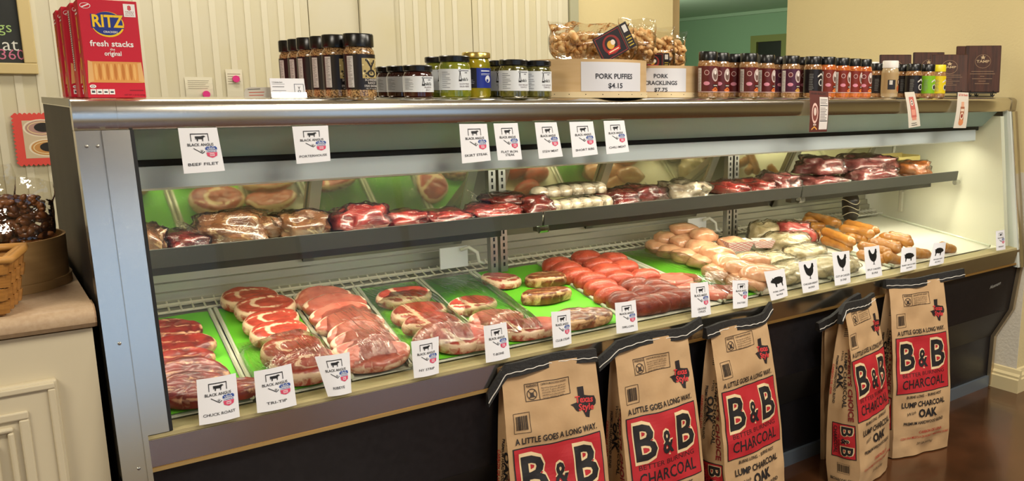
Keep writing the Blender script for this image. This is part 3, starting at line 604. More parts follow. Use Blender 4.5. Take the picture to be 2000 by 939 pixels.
lathe_part('glass', pk, M('pickle_yellow', 'b8a01e', .08, coat=.9, col2='7d7a18', scale=26, stretch=(1, 1, .25)), [(0, 0), (R-.004, 0), (R, .006), (R, .088), (R-.004, .098), (R-.005, .103), (0, .103)])
lathe_part('lid', pk, M('lid_gold', 'c9b063', .25, .85), [(R-.002, .101), (R+.001, .102), (R+.001, .113), (R-.001, .116), (0, .116)])
lathe_part('label', pk, M('label_blue', '1c2f8c', .35), [(R+.0003, .025), (R+.0007, .025), (R+.0007, .076), (R+.0003, .076)])
p = Print(); p.rect(-.045, .025, -.004, .076, '15151c', 0); p.lines(-.03, .036, -.008, .048, 3, '9a9aa6', .3, 1); p.rect(.008, .067, .036, .070, 'd8dcea', 1); p.ell(.028, .048, .009, .009, 'e8eaf0', 1); p.ell(.026, .044, .004, .004, '1c2f8c', 2); p.lines(.008, .058, .04, .064, 2, 'b8c0e0', .4, 1)
p.build('label_print', cyl(R+.0007), pk, cut=.004)
q = onY(930, 190, 2.045); pk.location = (q.x+.004, 2.045, TZ); pk.rotation_euler = (0, 0, math.radians(-22)); tag(pk, 'gold-lidded pickle jar with blue label between jars', 'jar')

# ---- the long row of spice bottles
def spice(powder, lab, cap=black_pl, style=0, R=.0320, h=.142, acc='d8702c'):
    e = empty('spice_bottle')
    lathe_part('body', e, powder, [(0, 0), (R-.003, 0), (R, .004), (R, h-.040), (R-.002, h-.032), (R-.004, h-.027), (0, h-.027)])
    lathe_part('cap', e, cap, [(R-.004, h-.028), (R-.002, h-.027), (R-.002, h-.003), (R-.004, h), (0, h)])
    lathe_part('label', e, lab, [(R+.0003, .016), (R+.0007, .016), (R+.0007, h-.045), (R+.0003, h-.045)])
    p = Print(); t = h-.045
    if style == 0:
        p.rect(-.052, .02, -.036, t-.006, 'd2ccc4', 0); p.lines(-.051, .022, -.038, t-.01, 14, '6a6260', .35, 1)
        p.ell(-.018, t-.020, .008, .008, 'd8b6ae', 0); p.ell(-.018, t-.020, .0062, .0062, '6a1e1c', 1)
        p.ell(.012, t-.026, .0135, .021, 'c9b6b0', 0); p.ell(.012, t-.028, .009, .0145, '6e544c', 1); p.ell(.011, t-.020, .005, .006, 'e6dcd4', 2)
        p.ell(-.018, .044, .010, .006, 'd88a9c', 0); p.rect(.002, .034, .024, .041, K, 0); p.rect(.005, .0365, .021, .0385, 'e8d8c8', 1)
        p.line(.0, .022, .012, .031, .004, acc, 1).line(.012, .031, .024, .022, .004, acc, 1); p.ell(.012, .021, .009, .004, acc, 0); p.rect(-.05, .0165, .05, .019, 'c8a8a0', 1)
    elif style == 1:
        p.poly([(-.004, t-.028), (.012, t-.018), (.028, t-.028), (.028, t-.022), (.012, t-.012), (-.004, t-.022)], 'd8d2c8', 0); p.ell(.012, t-.045, .012, .012, 'd0ccc4', 0); p.ell(.012, t-.045, .008, .009, '151515', 1); p.lines(-.035, .026, -.018, t-.012, 10, '8a8a86', .3, 0)
    else:
        p.rect(-.034, .030, -.004, .066, '1b1a20', 0); p.rect(-.028, .048, -.016, .064, 'cfcac0', 1); p.ell(.018, .058, .012, .012, '5a2c20', 0); p.ell(.018, .058, .006, .007, 'd8c8b0', 1); p.ell(.016, .034, .013, .012, 'a8501e', 0)
    p.build('label_print', cyl(R+.0007), e, cut=.004); return e
tan = M('spice_tan', 'b58c62', .15, coat=.7, col2='8a6238', scale=180); org = M('spice_orange', 'b8552a', .15, coat=.7, col2='d07a34', scale=150); brn = M('spice_brown', '8a5a34', .15, coat=.7, col2='b58a5a', scale=150)
maroon = M('label_maroon', '5c1c1a', .35); maroon2 = M('label_maroon_blue', '4c1c34', .35); blk = M('label_black', '1d1718', .35)
protos = {'m': spice(tan, maroon), 'b': spice(tan, maroon2, acc='c8963c'), 'o': spice(org, M('label_rust', '7c2a1c', .35), acc='e07a2c'), 'k': spice(brn, blk, style=1),
          'w': spice(M('spice_sand', 'b9a27c', .15, coat=.7), M('label_clear', 'b09468', .3), M('cap_white', 'e4e0da', .4), 2, h=.138), 'g': spice(brn, M('label_lime', '7cb41e', .35), style=1, h=.130), 'y': spice(tan, M('label_yellow', 'dcc41c', .35), M('cap_yellow', 'e2d224', .35), 1, h=.130), 'n': spice(brn, blk, style=1, h=.130)}
names_ = {'m': 'maroon-labelled', 'b': 'maroon and blue labelled', 'o': 'orange-filled', 'k': 'black-labelled', 'w': 'white-capped', 'g': 'lime green labelled', 'y': 'yellow-capped', 'n': 'narrow black-labelled'}
used = set()
ROW = [('m', 1382, 1.995), ('m', 1405, 2.03), ('m', 1432, 2.03), ('m', 1461, 1.995), ('m', 1494, 2.03), ('b', 1519, 2.06), ('b', 1543, 2.02), ('m', 1567, 2.055), ('k', 1586, 2.02), ('o', 1613, 1.995), ('o', 1641, 2.015), ('o', 1664, 2.03), ('o', 1684, 2.03), ('w', 1699, 2.10), ('n', 1712, 2.04), ('w', 1736, 1.99), ('n', 1760, 2.03), ('n', 1782, 1.99), ('g', 1808, 1.99), ('y', 1829, 1.99)]
taken = []
def free_y(px, y):
    for dy in sorted([j*.004 for j in range(-40, 60)], key=abs):
        v = onY(px, 190, y+dy)
        if 1.985 <= y+dy < 2.3 and all(math.hypot(v.x-a, v.y-b) > .0650 for a, b in taken) and math.hypot(v.x-D2c[0], v.y-D2c[1]) > .191: taken.append((v.x, v.y)); return y+dy
    return y
D2c = (1.802, 2.185)
for i, (k, px, y) in sorted(enumerate(ROW), key=lambda t: t[1][2]):
    y = free_y(px, y); q = onY(px, 190, y); put(protos[k], k not in used, (q.x, y, TZ), math.radians(-10+(i*37 % 17)-8), '%s spice bottle, %s from the wooden boxes in the long row' % (names_[k], ORD[i]), 'bottle', 'spice bottles in the long row'); used.add(k)

# ---- wooden plaques on wire easels
wood = M('plaque_wood', '4a2616', .5, coat=0, spec=.25, col2='2c140b', scale=14, stretch=(6, 1, .6)); iron = M('iron_black', '0e0d0c', .45)
def plaque(px, y, w, h, rz, lean, label, rich=True):
    q = onY(px, 186, y); e = tag(empty('award_plaque', (q.x, y, TZ), math.radians(rz)), label, 'plaque', 'wooden award plaques')
    zc = .022
    st = mb(iron)
    for s in (-1, 1):
        x = s*w*.32
        st.tube([(x+.016*math.cos(t)*(1-t/9), -.012-.0, .012+.011*math.sin(t)*(1-t/9)) for t in [j*.5 for j in range(3, 14)]], .0022, 6)
        st.tube([(x, -.012, .002), (x, .0, .016), (x, .05, .004)], .0022, 6); st.tube([(x, -.010, .018), (x, -.012, .03)], .0022, 6); st.tube([(x, .002, .018), (x*.4, .022, .12)], .0022, 6)
    st.tube([(-w*.42, -.008, .020), (w*.42, -.008, .020)], .0035, 6).tube([(-w*.4, .04, .004), (w*.4, .04, .004)], .0022, 6); st.build('easel', e)
    c = math.radians(lean)
    b = mb(wood).box((-w/2, 0, 0), (w/2, .014, h)).build('board', e, loc=(0, -.004, zc), rot=(-c, 0, 0), bevel=.003)
    p = Print(); p.ring(0, h*.66, w*.22, w*.2, .0015, '8a6a48', 1); p.text('TAMP', 0, h*.66, h*.055, 'b39a74', w=w*.36, bold=.02)
    p.poly([(0, h*.80), (.004, h*.76), (.011, h*.76), (.005, h*.735), (.008, h*.70), (0, h*.72), (-.008, h*.70), (-.005, h*.735), (-.011, h*.76), (-.004, h*.76)], 'b39a74', 1)
    for i, ww in enumerate((.62, .7, .12, .56, .2, .4)): p.rect(-w*ww/2, h*(.44-.052*i), w*ww/2, h*(.452-.052*i), '7c5f42', 1)
    p.build('engraving', lambda u, v, o: Vector((u, -o, v)), b); return e
plaque(1916, 2.03, .150, .205, -50, 8, 'largest dark wooden plaque at the right end of the case')
plaque(1890, 2.15, .12, .21, -50, 6, 'plaque edge peeking out behind the largest plaque')
plaque(1853, 2.06, .150, .165, -48, 14, 'reddish brown leaning plaque left of the largest plaque')
plaque(1812, 2.20, .135, .180, -46, 12, 'plaque standing behind the lime and yellow spice bottles')
plaque(1748, 2.22, .135, .165, -44, 14, 'low plaque mostly hidden behind the white-capped bottle')

# ---- round wooden boxes with bags of pork rinds
birch = M('birch_veneer', 'd2b488', .5, col2='c9a878', scale=6, stretch=(1, 1, 8))
def wood_drum(cx, cy, R, h, label, lines, uc, uw):
    e = tag(empty('round_wooden_box', (cx, cy, TZ)), label, 'box', 'round wooden boxes on the case')
    mb(birch).lathe([(0, 0), (R, 0), (R, h), (R-.004, h), (R-.004, .006), (0, .006)], 56).build('band', e, smooth=35)
    mb(M('birch_light', 'dcc8a0', .5)).lathe([(R, 0), (R+.003, 0), (R+.003, .016), (R, .016)], 56).build('hoop', e, smooth=35)
    for i in range(18): a = -PI*.9+i*PI*.09; mb(gasket).lathe([(0, 0), (.0015, 0), (0, .001)], 6).build('nail', e, loc=((R+.003)*math.cos(a), (R+.003)*math.sin(a), .009), rot=(PI/2, 0, a+PI/2))
    f = cyl(R+.0012)
    s = mb(M('sign_paper', 'dcdce2', .45)).grid(lambda u, v: f(uc+(u-.5)*uw, .018+v*(h-.026), 0), 14, 2).build('paper_sign', e, smooth=True)
    p = Print()
    for t, yy, hh, ww in lines: p.text(t, uc, yy, hh, '30323c', w=ww, bold=.02)
    p.build('sign_print', f, s, cut=.012); return e
dc = onY(1150, 190, 2.12)
D1c = (1.482, 2.115); D2c = (1.802, 2.185)
wood_drum(*D1c, .168, .107, 'round wooden box with PORK PUFFIES sign, left of two', (('PORK PUFFIES', .060, .014, .118), ('$4.15', .034, .0135, .045)), -.030, .20)
wood_drum(*D2c, .151, .098, 'round wooden box with PORK CRACKLINGS sign, right of two', (('PORK', .066, .0125, .045), ('CRACKLINGS', .045, .0125, .105), ('$7.75', .024, .0115, .042)), -.095, .17)
rind_m = M('pork_rind', 'd69c58', .6, col2='ecca90', scale=60, bump=.4, bscale=120)
bagfilm = film('clear_bag', .05, tint=(.985, .98, .96), rough=.05, bump=.5, bscale=26)
def pouch(name, label, group, loc, w, d, h, rz, rx, fill, piece, pm, n, seed, tagp=None, cat='bag', ry=0):
    rg = random.Random(seed); e = tag(empty(name, loc, rz, rx, ry), label, cat, group)
    def shell(u, v):
        a = 2*PI*u; t = v; k = (math.sin(PI*min(1, t*1.05+.03)))**.45 if t < .75 else (math.sin(PI*min(1, .75*1.05+.03)))**.45*(1-(t-.75)/.25*.15)
        dd = d*.5*k*(1-max(0, t-.45)/.55*.95); ww = w*.5*(.75+.25*k) * (1 if t < .7 else 1+.10*(t-.7)/.3)
        q = Vector((ww*math.copysign(abs(math.cos(a))**.7, math.cos(a)), dd*math.copysign(abs(math.sin(a))**.8, math.sin(a)), t*h))
        return q + Vector(noise.noise_vector(q*28+Vector((seed, 0, 0))))*.008*(.4+t)
    mb(bagfilm).grid(shell, 30, 18).build('bag_film', e, smooth=True)
    b = mb(pm)
    for i in range(n):
        t = rg.random()**.9*fill; k = math.sin(PI*min(1, t*1.05+.12))**.5; x = rg.uniform(-.42, .42)*w*k; y = rg.uniform(-.40, .40)*d*k*(1-t*.7)
        piece(b, Vector((x, y, .012+t*h)), rg)
    o = b.build('filling', e, smooth=True); o['kind'] = 'stuff'
    if tagp: tagp(e)
    return e
def rind(b, c, rg):
    R = rg.uniform(.006, .011); r = rg.uniform(.006, .010); ax = Vector((rg.uniform(-1, 1), rg.uniform(-1, 1), rg.uniform(-1, 1))).normalized(); m = ax.to_track_quat('Z', 'Y').to_matrix(); a1 = rg.uniform(3.2, 5.5)
    b.tube([c + m @ Vector((R*math.cos(t*a1/6), R*math.sin(t*a1/6), .004*math.sin(t))) for t in range(7)], [r*.6]+[r*rg.uniform(.8, 1.2) for _ in range(5)]+[r*.6], 6)
def brand(x, z, w, h, y, rot):
    def f(e):
        b = mb(M('brand_card', '1d0f0c', .35)).box((-w/2, -.0005, -h/2), (w/2, .0005, h/2)).build('brand_label', e, loc=(x, y, z), rot=(0, rot, 0))
        p = Print(); p.frame(-w*.46, -h*.45, w*.25, h*.45, .0015, '9c2c22', 1); p.ell(-w*.1, 0, w*.24, h*.36, '8a1f1a', 1); p.ell(-w*.1, .002, w*.17, h*.27, '1d0f0c', 2); p.ell(-w*.12, 0, w*.10, h*.16, 'd6a43a', 3); p.ell(-w*.04, h*.05, w*.06, h*.1, 'e8dccb', 4)
        p.rect(-w*.28, -h*.30, w*.08, -h*.16, 'c8281e', 4); p.rect(-w*.24, -h*.25, w*.04, -h*.21, 'f0d8b0', 5); p.rect(w*.27, -h*.5, w*.30, h*.5, '5a4a3a', 1); p.rect(w*.34, h*.15, w*.46, h*.42, 'd8d4cc', 1); p.lines(w*.33, -h*.4, w*.47, h*.05, 4, 'b8a030', .4, 1)
        p.build('label_print', lambda u, v, o: Vector((u, -.0006-o, v)), b)
    return f
DT = TZ+.107
pouch('pork_rind_bag', 'slumped clear bag of pork rinds with tilted dark label', 'bags of pork rinds', (1.455, 2.06, DT), .27, .15, .105, math.radians(-14), 0, .50, rind, rind_m, 150, 3, brand(.035, .047, .115, .075, -.076, math.radians(-28)))
pouch('pork_rind_bag', 'upright clear bag of pork rinds without label between the boxes', 'bags of pork rinds', (1.640, 2.09, TZ+.102), .115, .09, .135, math.radians(-30), 0, .62, rind, rind_m, 110, 4)
pouch('pork_crackling_bag', 'clear bag of pork cracklings with silvery label in the right box', 'bags of pork rinds', (1.762, 2.15, TZ+.075), .13, .09, .150, math.radians(-38), 0, .62, rind, rind_m, 110, 5, brand(.0, .035, .085, .055, -.058, 0))
pouch('pork_crackling_bag', 'rightmost clear bag of pork cracklings with square dark label', 'bags of pork rinds', (1.862, 2.205, TZ+.075), .12, .09, .140, math.radians(-42), 0, .62, rind, rind_m, 110, 6, brand(-.02, .038, .075, .062, -.058, math.radians(6)))

# ------------------------------------------------------------------ left: wall board, picture, counter
cb = tag(empty('chalkboard', (0, 3.585, 0)), 'black chalkboard with pale wooden frame and coloured writing', 'chalkboard')
xr = onY(76, 145, 3.57).x; zb = onY(76, 145, 3.57).z
mb(M('board_black', '1a1d1a', .6, col2='2a2d2a', scale=6)).box((-.55, -.004, zb+.03), (xr-.03, .0, 2.1)).build('board', cb)
fm = M('frame_pale', 'cdb983', .5)
for a, b_ in (((-.58, -.018, zb), (xr, .002, zb+.036)), ((xr-.036, -.018, zb+.036), (xr, .002, 2.136)), ((-.58, -.018, zb+.036), (-.544, .002, 2.136)), ((-.544, -.018, 2.1), (xr-.036, .002, 2.136))): mb(fm).box(a, b_).build('frame_rail', cb, bevel=.003)
p = Print()
for t, px, py_, h, c in (('gs', 8, 52, .035, 'a8c878'), ('at', 20, 86, .042, 'dcdcd4'), ('360', 24, 106, .034, 'c8708c')):
    q = onY(px, py_, 3.58); p.text(t, q.x, q.z, h, c, bold=-.004)
p.build('chalk_writing', lambda u, v, o: Vector((u, -.004-o, v)), cb)
pc = tag(empty('pie_picture', (onY(38, 322, 3.56).x, 3.575, onY(38, 322, 3.56).z)), 'pie photographs in a red scalloped border on the wall', 'picture')
W_, H_ = .24, .168; sc = []
def side_pts(x0, y0, x1, y1, n, nx, ny):
    for i in range(n):
        for j in range(5): t = (i+j/5)/n; b = abs(math.sin(PI*j/5))*.006; sc.append((x0+(x1-x0)*t+nx*b, y0+(y1-y0)*t+ny*b))
side_pts(0, 0, W_, 0, 18, 0, -1); side_pts(W_, 0, W_, H_, 13, 1, 0); side_pts(W_, H_, 0, H_, 18, 0, 1); side_pts(0, H_, 0, 0, 13, -1, 0)
mb(M('scallop_red', 'd8483e', .6)).prism([(x, z) for x, z in sc], -.002, .0, 'y').build('border', pc)
p = Print(); p.rect(.022, .02, W_-.02, H_-.02, 'c9b698', 0)
for cx, cz, c1 in ((.075, .122, 'b08a80'), (.085, .055, 'c08a4c'), (.17, .12, 'a87858'), (.18, .055, 'b8844c')): p.ell(cx, cz, .052, .03, 'e4d8c0', 1); p.ell(cx, cz, .046, .026, c1, 2); p.ell(cx+.006, cz+.002, .027, .016, '1c1614', 3); p.ring(cx, cz, .04, .022, .003, 'e0c898', 3)
p.build('photo_print', lambda u, v, o: Vector((u, -.002-o, v)), pc)
lam = M('laminate_tan', 'c2a888', .4, col2='b89c7c', scale=120); cabm = M('cabinet_cream', 'cfc3a6', .45)
ct = tag(empty('counter', (0, 1.862, 0)), 'cream counter with tan laminate top beside the case', 'counter')
CZ_ = .965; CF = 1.862
mb(lam).prism([(2.75, CZ_), (1.885, CZ_), (1.872, CZ_-.004), (1.864, CZ_-.013), (1.862, CZ_-.022), (1.864, CZ_-.032), (1.872, CZ_-.041), (1.885, CZ_-.045), (2.75, CZ_-.045)], -1.6, .150, 'x').build('worktop', ct, smooth=30, loc=(0, -1.862, 0))
mb(M('edge_cap', '9a7c5e', .4)).prism([(1.93, CZ_-.0005), (1.885, CZ_-.0005), (1.872, CZ_-.0045), (1.8645, CZ_-.013), (1.8625, CZ_-.022), (1.8645, CZ_-.032), (1.872, CZ_-.0405), (1.885, CZ_-.0445), (1.93, CZ_-.0445)], .150, .1525, 'x').build('end_cap', ct, loc=(0, -1.862, 0))
mb(cabm).box((-1.6, .02, .0), (.145, .8, CZ_-.046)).build('cabinet_body', ct)
xa, xb, za, zb_ = -.52, .078, .12, .835
dr = mb(cabm).box((xa, .002, za), (xb, .02, zb_)).build('cabinet_door', ct, bevel=.004)
for k, (ins, yy, wd) in enumerate(((.0, -.003, .012), (.045, -.004, .016), (.07, -.008, .010))):
    m_ = mb(cabm); A, B, C_, D_ = xa+ins+.004, xb-ins-.004, za+ins+.004, zb_-ins-.004
    m_.box((A, yy, C_), (B, .002, C_+wd)).box((A, yy, D_-wd), (B, .002, D_)).box((A, yy, C_+wd), (A+wd, .002, D_-wd)).box((B-wd, yy, C_+wd), (B, .002, D_-wd)); m_.build('moulding', dr, bevel=.004)
mb(cabm).box((xa+.10, -.010, za+.10), (xb-.10, .002, zb_-.10)).build('raised_panel', dr, bevel=.006)
# round wooden tub with bags of pecans
tb = tag(empty('wooden_tub', (-.008, 2.19, CZ_+.0006)), 'round tan wooden tub on the counter', 'tub')
tubm = M('tub_wood', 'b5905c', .5, col2='a27e4c', scale=5, stretch=(1, 1, 7))
mb(tubm).lathe([(0, 0), (.148, 0), (.150, .102), (.145, .102), (.142, .006), (0, .006)], 48).build('band', tb, smooth=35); mb(tubm).lathe([(.149, .0), (.153, .0), (.153, .018), (.149, .018)], 48).build('hoop', tb, smooth=35)
pec = M('pecan_brown', '6a3c20', .35, coat=.3, col2='8f5a30', scale=80)
def pecan(b, c, rg):
    ax = Vector((rg.uniform(-1, 1), rg.uniform(-1, 1), rg.uniform(-.5, .5))).normalized(); L = rg.uniform(.012, .016); b.tube([c+ax*L*t for t in (-1, -.6, 0, .6, 1)], [.002, .006, .0085, .006, .002], 7)
TBZ = CZ_+.012
pouch('pecan_bag', 'clear bag of shelled pecans leaning over the tub rim', 'bags of pecans', (.058, 2.165, TBZ), .115, .085, .215, math.radians(-10), 0, .75, pecan, pec, 220, 11, ry=math.radians(4))
pouch('pecan_bag', 'clear pecan bag at the left edge of the tub', 'bags of pecans', (-.062, 2.150, TBZ), .12, .08, .21, math.radians(12), 0, .7, pecan, pec, 220, 12, ry=math.radians(-4))
pouch('pecan_bag', 'clear pecan bag standing behind the other pecan bags', 'bags of pecans', (-.005, 2.255, TBZ), .15, .08, .24, math.radians(-4), 0, .7, pecan, pec, 160, 13)
# woven basket
wk = tag(empty('woven_basket', (-.03, 1.945, CZ_+.0005), math.radians(-12)), 'small woven wooden basket on the counter edge', 'basket')
sl = M('basket_slat', 'b8803c', .5, col2='a06c30', scale=30, stretch=(1, 1, 6))
def bpt(s, t, off):
    """point on the tapered square wall: s along the perimeter 0..4, t height 0..1"""
    k = int(s) % 4; f = s-int(s); hw = .060+.017*t+off; c = (-1+2*f)*(.060+.017*t)
    return [Vector((c, -hw, t*.105)), Vector((hw, c, t*.105)), Vector((-c, hw, t*.105)), Vector((-hw, -c, t*.105))][k]
for r_ in range(4):
    for c in range(28):
        s0 = c/7; o = .0028 if (c+r_) % 2 else -.0012; t0, t1 = .04+r_*.235, .04+r_*.235+.21
        b = mb(sl); e4 = [(bpt(s0+.004, t0, -.003), bpt(s0+.139, t0, -.003), bpt(s0+.139, t1, -.003), bpt(s0+.004, t1, -.003)), (bpt(s0+.004, t0, -.001), bpt(s0+.139, t0, -.001), bpt(s0+.139, t1, -.001), bpt(s0+.004, t1, -.001)), (bpt(s0+.035, t0, o+.002), bpt(s0+.108, t0, o+.002), bpt(s0+.108, t1, o+.002), bpt(s0+.035, t1, o+.002))]
        b.add(e4[0]+e4[1]+e4[2], [(0, 3, 2, 1), (8, 9, 10, 11), (4, 8, 11, 7), (9, 5, 6, 10), (4, 5, 9, 8), (7, 11, 10, 6), (0, 1, 5, 4), (1, 2, 6, 5), (2, 3, 7, 6), (3, 0, 4, 7)]); b.build('slat', wk)
rim = mb(M('basket_rim', 'c48e48', .5))
for o_ in (.004, -.004): rim.tube([bpt(k+.001+j/4*.998, 1.0, o_) + Vector((0, 0, .0)) for k in range(4) for j in range(4)], .0075, 6, closed=True)
rim.build('rim', wk, smooth=True); mb(sl).box((-.058, -.058, .001), (.058, .058, .004)).build('base', wk)
def nugget(b, c, rg): b.tube([c+Vector((rg.uniform(-.004, .004), 0, t*.008)) for t in (-1, 0, 1)], [.005, .009, .005], 6)
pouch('snack_bag', 'small clear bag of tan candies in the woven basket', None, (-.03, 1.945, CZ_+.006), .10, .09, .15, .2, 0, .8, nugget, M('candy_tan', 'c09a68', .5), 60, 21)
# ------------------------------------------------------------------ the deck: trays, meat, poultry, sausages
def smooth(a, b, x): t = min(1, max(0, (x-a)/(b-a))); return t*t*(3-2*t)
def deck(px, py, h=.0):
    d = ray(px, py); t = (.695+h-1.9*.102-CZ)/(d.z-.102*d.y); return CAMP + d*t
TILT0 = math.atan(.102)
tray_m = M('tray_white', 'd8d6c4', .35); green_p = M('butcher_paper_green', '6cc82a', .6, col2='62bc26', scale=5)
wrapf = film('tray_wrap', .04, tint=(.99, .985, .97), rough=.07, bump=.9, bscale=12, stretch=(14, .7, 1))
SK = math.radians(-4.6)
def tray(name, label, xb0, xb1, xf0, xf1, liner=True, film_from=None, hfilm=.075):
    """tray on the sloping deck: back edge at y 2.56, front edge at y 1.905"""
    yb, yf = 2.535, 1.908; e = tag(empty(name, ((xf0+xf1)/2, yf, deck_z(yf))), label, 'tray', 'meat trays on the deck'); ox, oz = (xf0+xf1)/2, deck_z(yf)
    def pt(u, v, h): return ((xf0+(xf1-xf0)*u)*(1-v)+(xb0+(xb1-xb0)*u)*v - ox, (yb-yf)*v, deck_z(yf+(yb-yf)*v)-oz+h)
    b = mb(tray_m); b.add([pt(u, v, h) for h in (.001, .003) for u, v in ((.01, 0), (.99, 0), (.99, 1), (.01, 1))], [(0, 3, 2, 1), (4, 5, 6, 7), (0, 1, 5, 4), (1, 2, 6, 5), (2, 3, 7, 6), (3, 0, 4, 7)]); b.build('base', e)
    for u in (.012, .988): mb(M('tray_rim', 'c9cdb8', .2, coat=.5)).tube([pt(u, v/6, .010) for v in range(7)], .0055, 6).build('rim', e)
    if liner: mb(green_p).grid(lambda u, v: pt(.04+.92*u, .01+.985*v, .0065+.001*math.sin(9*u+7*v)), 8, 20).build('green_paper', e, smooth=True)
    if film_from is not None:
        f0, f1 = film_from; sd = len(bpy.data.objects)
        mb(wrapf).grid(lambda u, v: pt(.02+.96*u, f0+(f1-f0)*v, .012+hfilm*math.sin(PI*min(max(u, 0), 1))**.35*(1-.35*(1-min(1, v*8)))*(1-.85*smooth(.55, 1, v))+.008*noise.noise(Vector((u*9+sd, v*4, 0)))), 24, 24).build('plastic_wrap', e, smooth=True)
    return e
tray('meat_tray', 'green-lined tray of chuck roasts at the left end', .255, .475, .255, .425, True)
tray('meat_tray', 'tray of fat-rimmed steaks behind the TRI-TIP card', .485, .690, .432, .632, True, (.0, .5), .065)
tray('meat_tray', 'tray of thin pink steaks behind the RIBEYE card', .700, .880, .642, .790, False, (.0, .8), .06)
tray('meat_tray', 'tray of bone-in steaks behind the NY STRIP card', .890, 1.085, .800, 1.010, True, (.0, .95), .055)
tray('meat_tray', 'tray of bone-in steaks behind the T-BONE card', 1.095, 1.275, 1.020, 1.205, True, (.0, 1.0), .05)
tray('meat_tray', 'green tray with three loose steaks behind the CLUB STEAK card', 1.285, 1.545, 1.215, 1.465, True)
tray('meat_tray', 'tray heaped with ground beef patties', 1.555, 1.870, 1.475, 1.850, False)
tray('meat_tray', 'mostly empty green tray beside the chicken breasts', 1.880, 2.085, 1.860, 2.020, True, (.0, 1.0), .045)
tray('meat_tray', 'white tray under the pile of chicken breasts', 2.095, 2.46, 2.03, 2.40, False)
tray('meat_tray', 'white tray under the bagged chicken', 2.47, 2.80, 2.41, 2.76, False)
tray('meat_tray', 'white tray under the sausages', 2.81, 3.56, 2.77, 3.50, False)

raw = meat_mat('beef_raw', 'b8483a', '97362c', 'e9c6a6'); pale = meat_mat('beef_pale', 'c66e5c', 'ae5848', 'eccbb0', marb=.05); dark = meat_mat('beef_dark', '8e2a22', '5e1c18', 'd8a27e'); aged = meat_mat('beef_aged', '8a4a2c', '5c2f1c', 'd3a676', coat=.5, marb=.05)
YMIN = 1.906
def front_limit(px, py, h, half):
    """keep the thing behind the glass: what shows lower in the picture lies higher on the pile"""
    p = deck(px, py, h)
    if p.y >= YMIN+half: return p, 0
    q = onY(px, py, YMIN+half); return q, max(0, q.z-h-deck_z(q.y))
def steak_mesh(kind, a, b, t, seed):
    """a, b half sizes along x and y; rings from the middle of the face to the underside"""
    rg = random.Random(seed); ph = [rg.uniform(0, 6.28) for _ in range(4)]; n = 44; R_ = [0.0, .14, .28, .42, .55, .66, .76, .84, .91, .96]
    m = {'ribeye': raw, 'strip': pale, 'tbone': raw, 'roast': dark, 'club': raw, 'aged': aged, 'pale': pale}[kind]; B = mb(m); B.fat = []; vs = []
    def outl(th):
        r = 1+.06*math.sin(2*th+ph[0])+.05*math.sin(3*th+ph[1])+.02*math.sin(5*th+ph[2])
        if kind in ('strip', 'pale', 'roast'): r *= 1-.10*max(0, math.cos(th))*math.sin(th)
        if kind in ('tbone', 'club'): r *= 1-.16*max(0, -math.cos(th+.3))+.05*math.sin(th)
        return r
    def fat(x, y, rho, th):
        f = smooth(.84, .97, rho)*(.75+.35*math.sin(th+ph[3]))
        if kind == 'ribeye':
            f = smooth(.85, .97, rho)*.95; d = abs(math.hypot(x-.12, y*1.1+.05)-.55); f = max(f, (1-smooth(.02, .10, d))*(.9 if x < .35 else .25)); f = max(f, (1-smooth(.02, .12, abs(y-.45+.5*x*x)))*.55)
        elif kind in ('strip', 'pale'):
            f = smooth(.80, .95, rho)*(1.0 if math.sin(th) > -.2 else .25); f = max(f, (1-smooth(.0, .10, abs(y+.2-.35*x)))*.28)
        elif kind in ('tbone', 'club'):
            f = smooth(.83, .96, rho)*.9; f = max(f, 1-smooth(.03, .12, abs(x+.18+.25*y))); f = max(f, (1-smooth(.04, .13, abs(y+.5+.2*x)))*(1 if x < .4 else .2))
        elif kind in ('roast', 'aged'):
            f = .45*(.5+.5*math.sin(9*y+3*x+ph[1]))**3+smooth(.86, .98, rho)*.5
        return f
    for i, rr_ in enumerate(R_):
        for j in range(n):
            th = 2*PI*j/n; o = outl(th); x, y = rr_*o*math.cos(th), rr_*o*math.sin(th)
            z = t*(1-.22*smooth(.8, 1, rr_)) + .0025*noise.noise(Vector((x*4+seed, y*4, 0)))
            vs.append((x*a, y*b, z)); B.fat.append(fat(x, y, rr_, th))
    for rr_, zz, ff in ((1.0, .60, .55), (1.01, .30, .42), (.96, .0, .35)):
        for j in range(n): th = 2*PI*j/n; o = outl(th)*rr_; vs.append((o*math.cos(th)*a, o*math.sin(th)*b, t*zz)); B.fat.append(ff if kind in ('ribeye', 'tbone', 'club') else ff*.55+.2*math.sin(3*th+ph[2]))
    k = len(R_)+3; fs = [(i*n+j, (i+1)*n+j, (i+1)*n+(j+1) % n, i*n+(j+1) % n) for i in range(1, k-1) for j in range(n)] + [(0, n+j, n+(j+1) % n) for j in range(n)]
    B.add(vs, fs); return B
def steak(kind, px, py, w, d, t, tilt, rz, label, group, seed, h=.03, name='steak', lift=0):
    tl = math.radians(tilt); p, up_ = front_limit(px, py, h, d*.5*math.cos(tl)); sy = p.y; lift += up_
    o = steak_mesh(kind, w/2, d/2, t, seed).build(name, None, smooth=True)
    if name == 'chuck_roast': p.x = max(p.x, .240+w*.54)
    o.location = (p.x, sy, deck_z(sy)+.0095+lift+abs(math.sin(max(0, tl-TILT0)))*d*.54); o.rotation_euler = (tl+TILT0*(1 if tilt < 1 else 0), 0, math.radians(rz)); tag(o, label, 'steak' if name == 'steak' else 'meat', group); return o
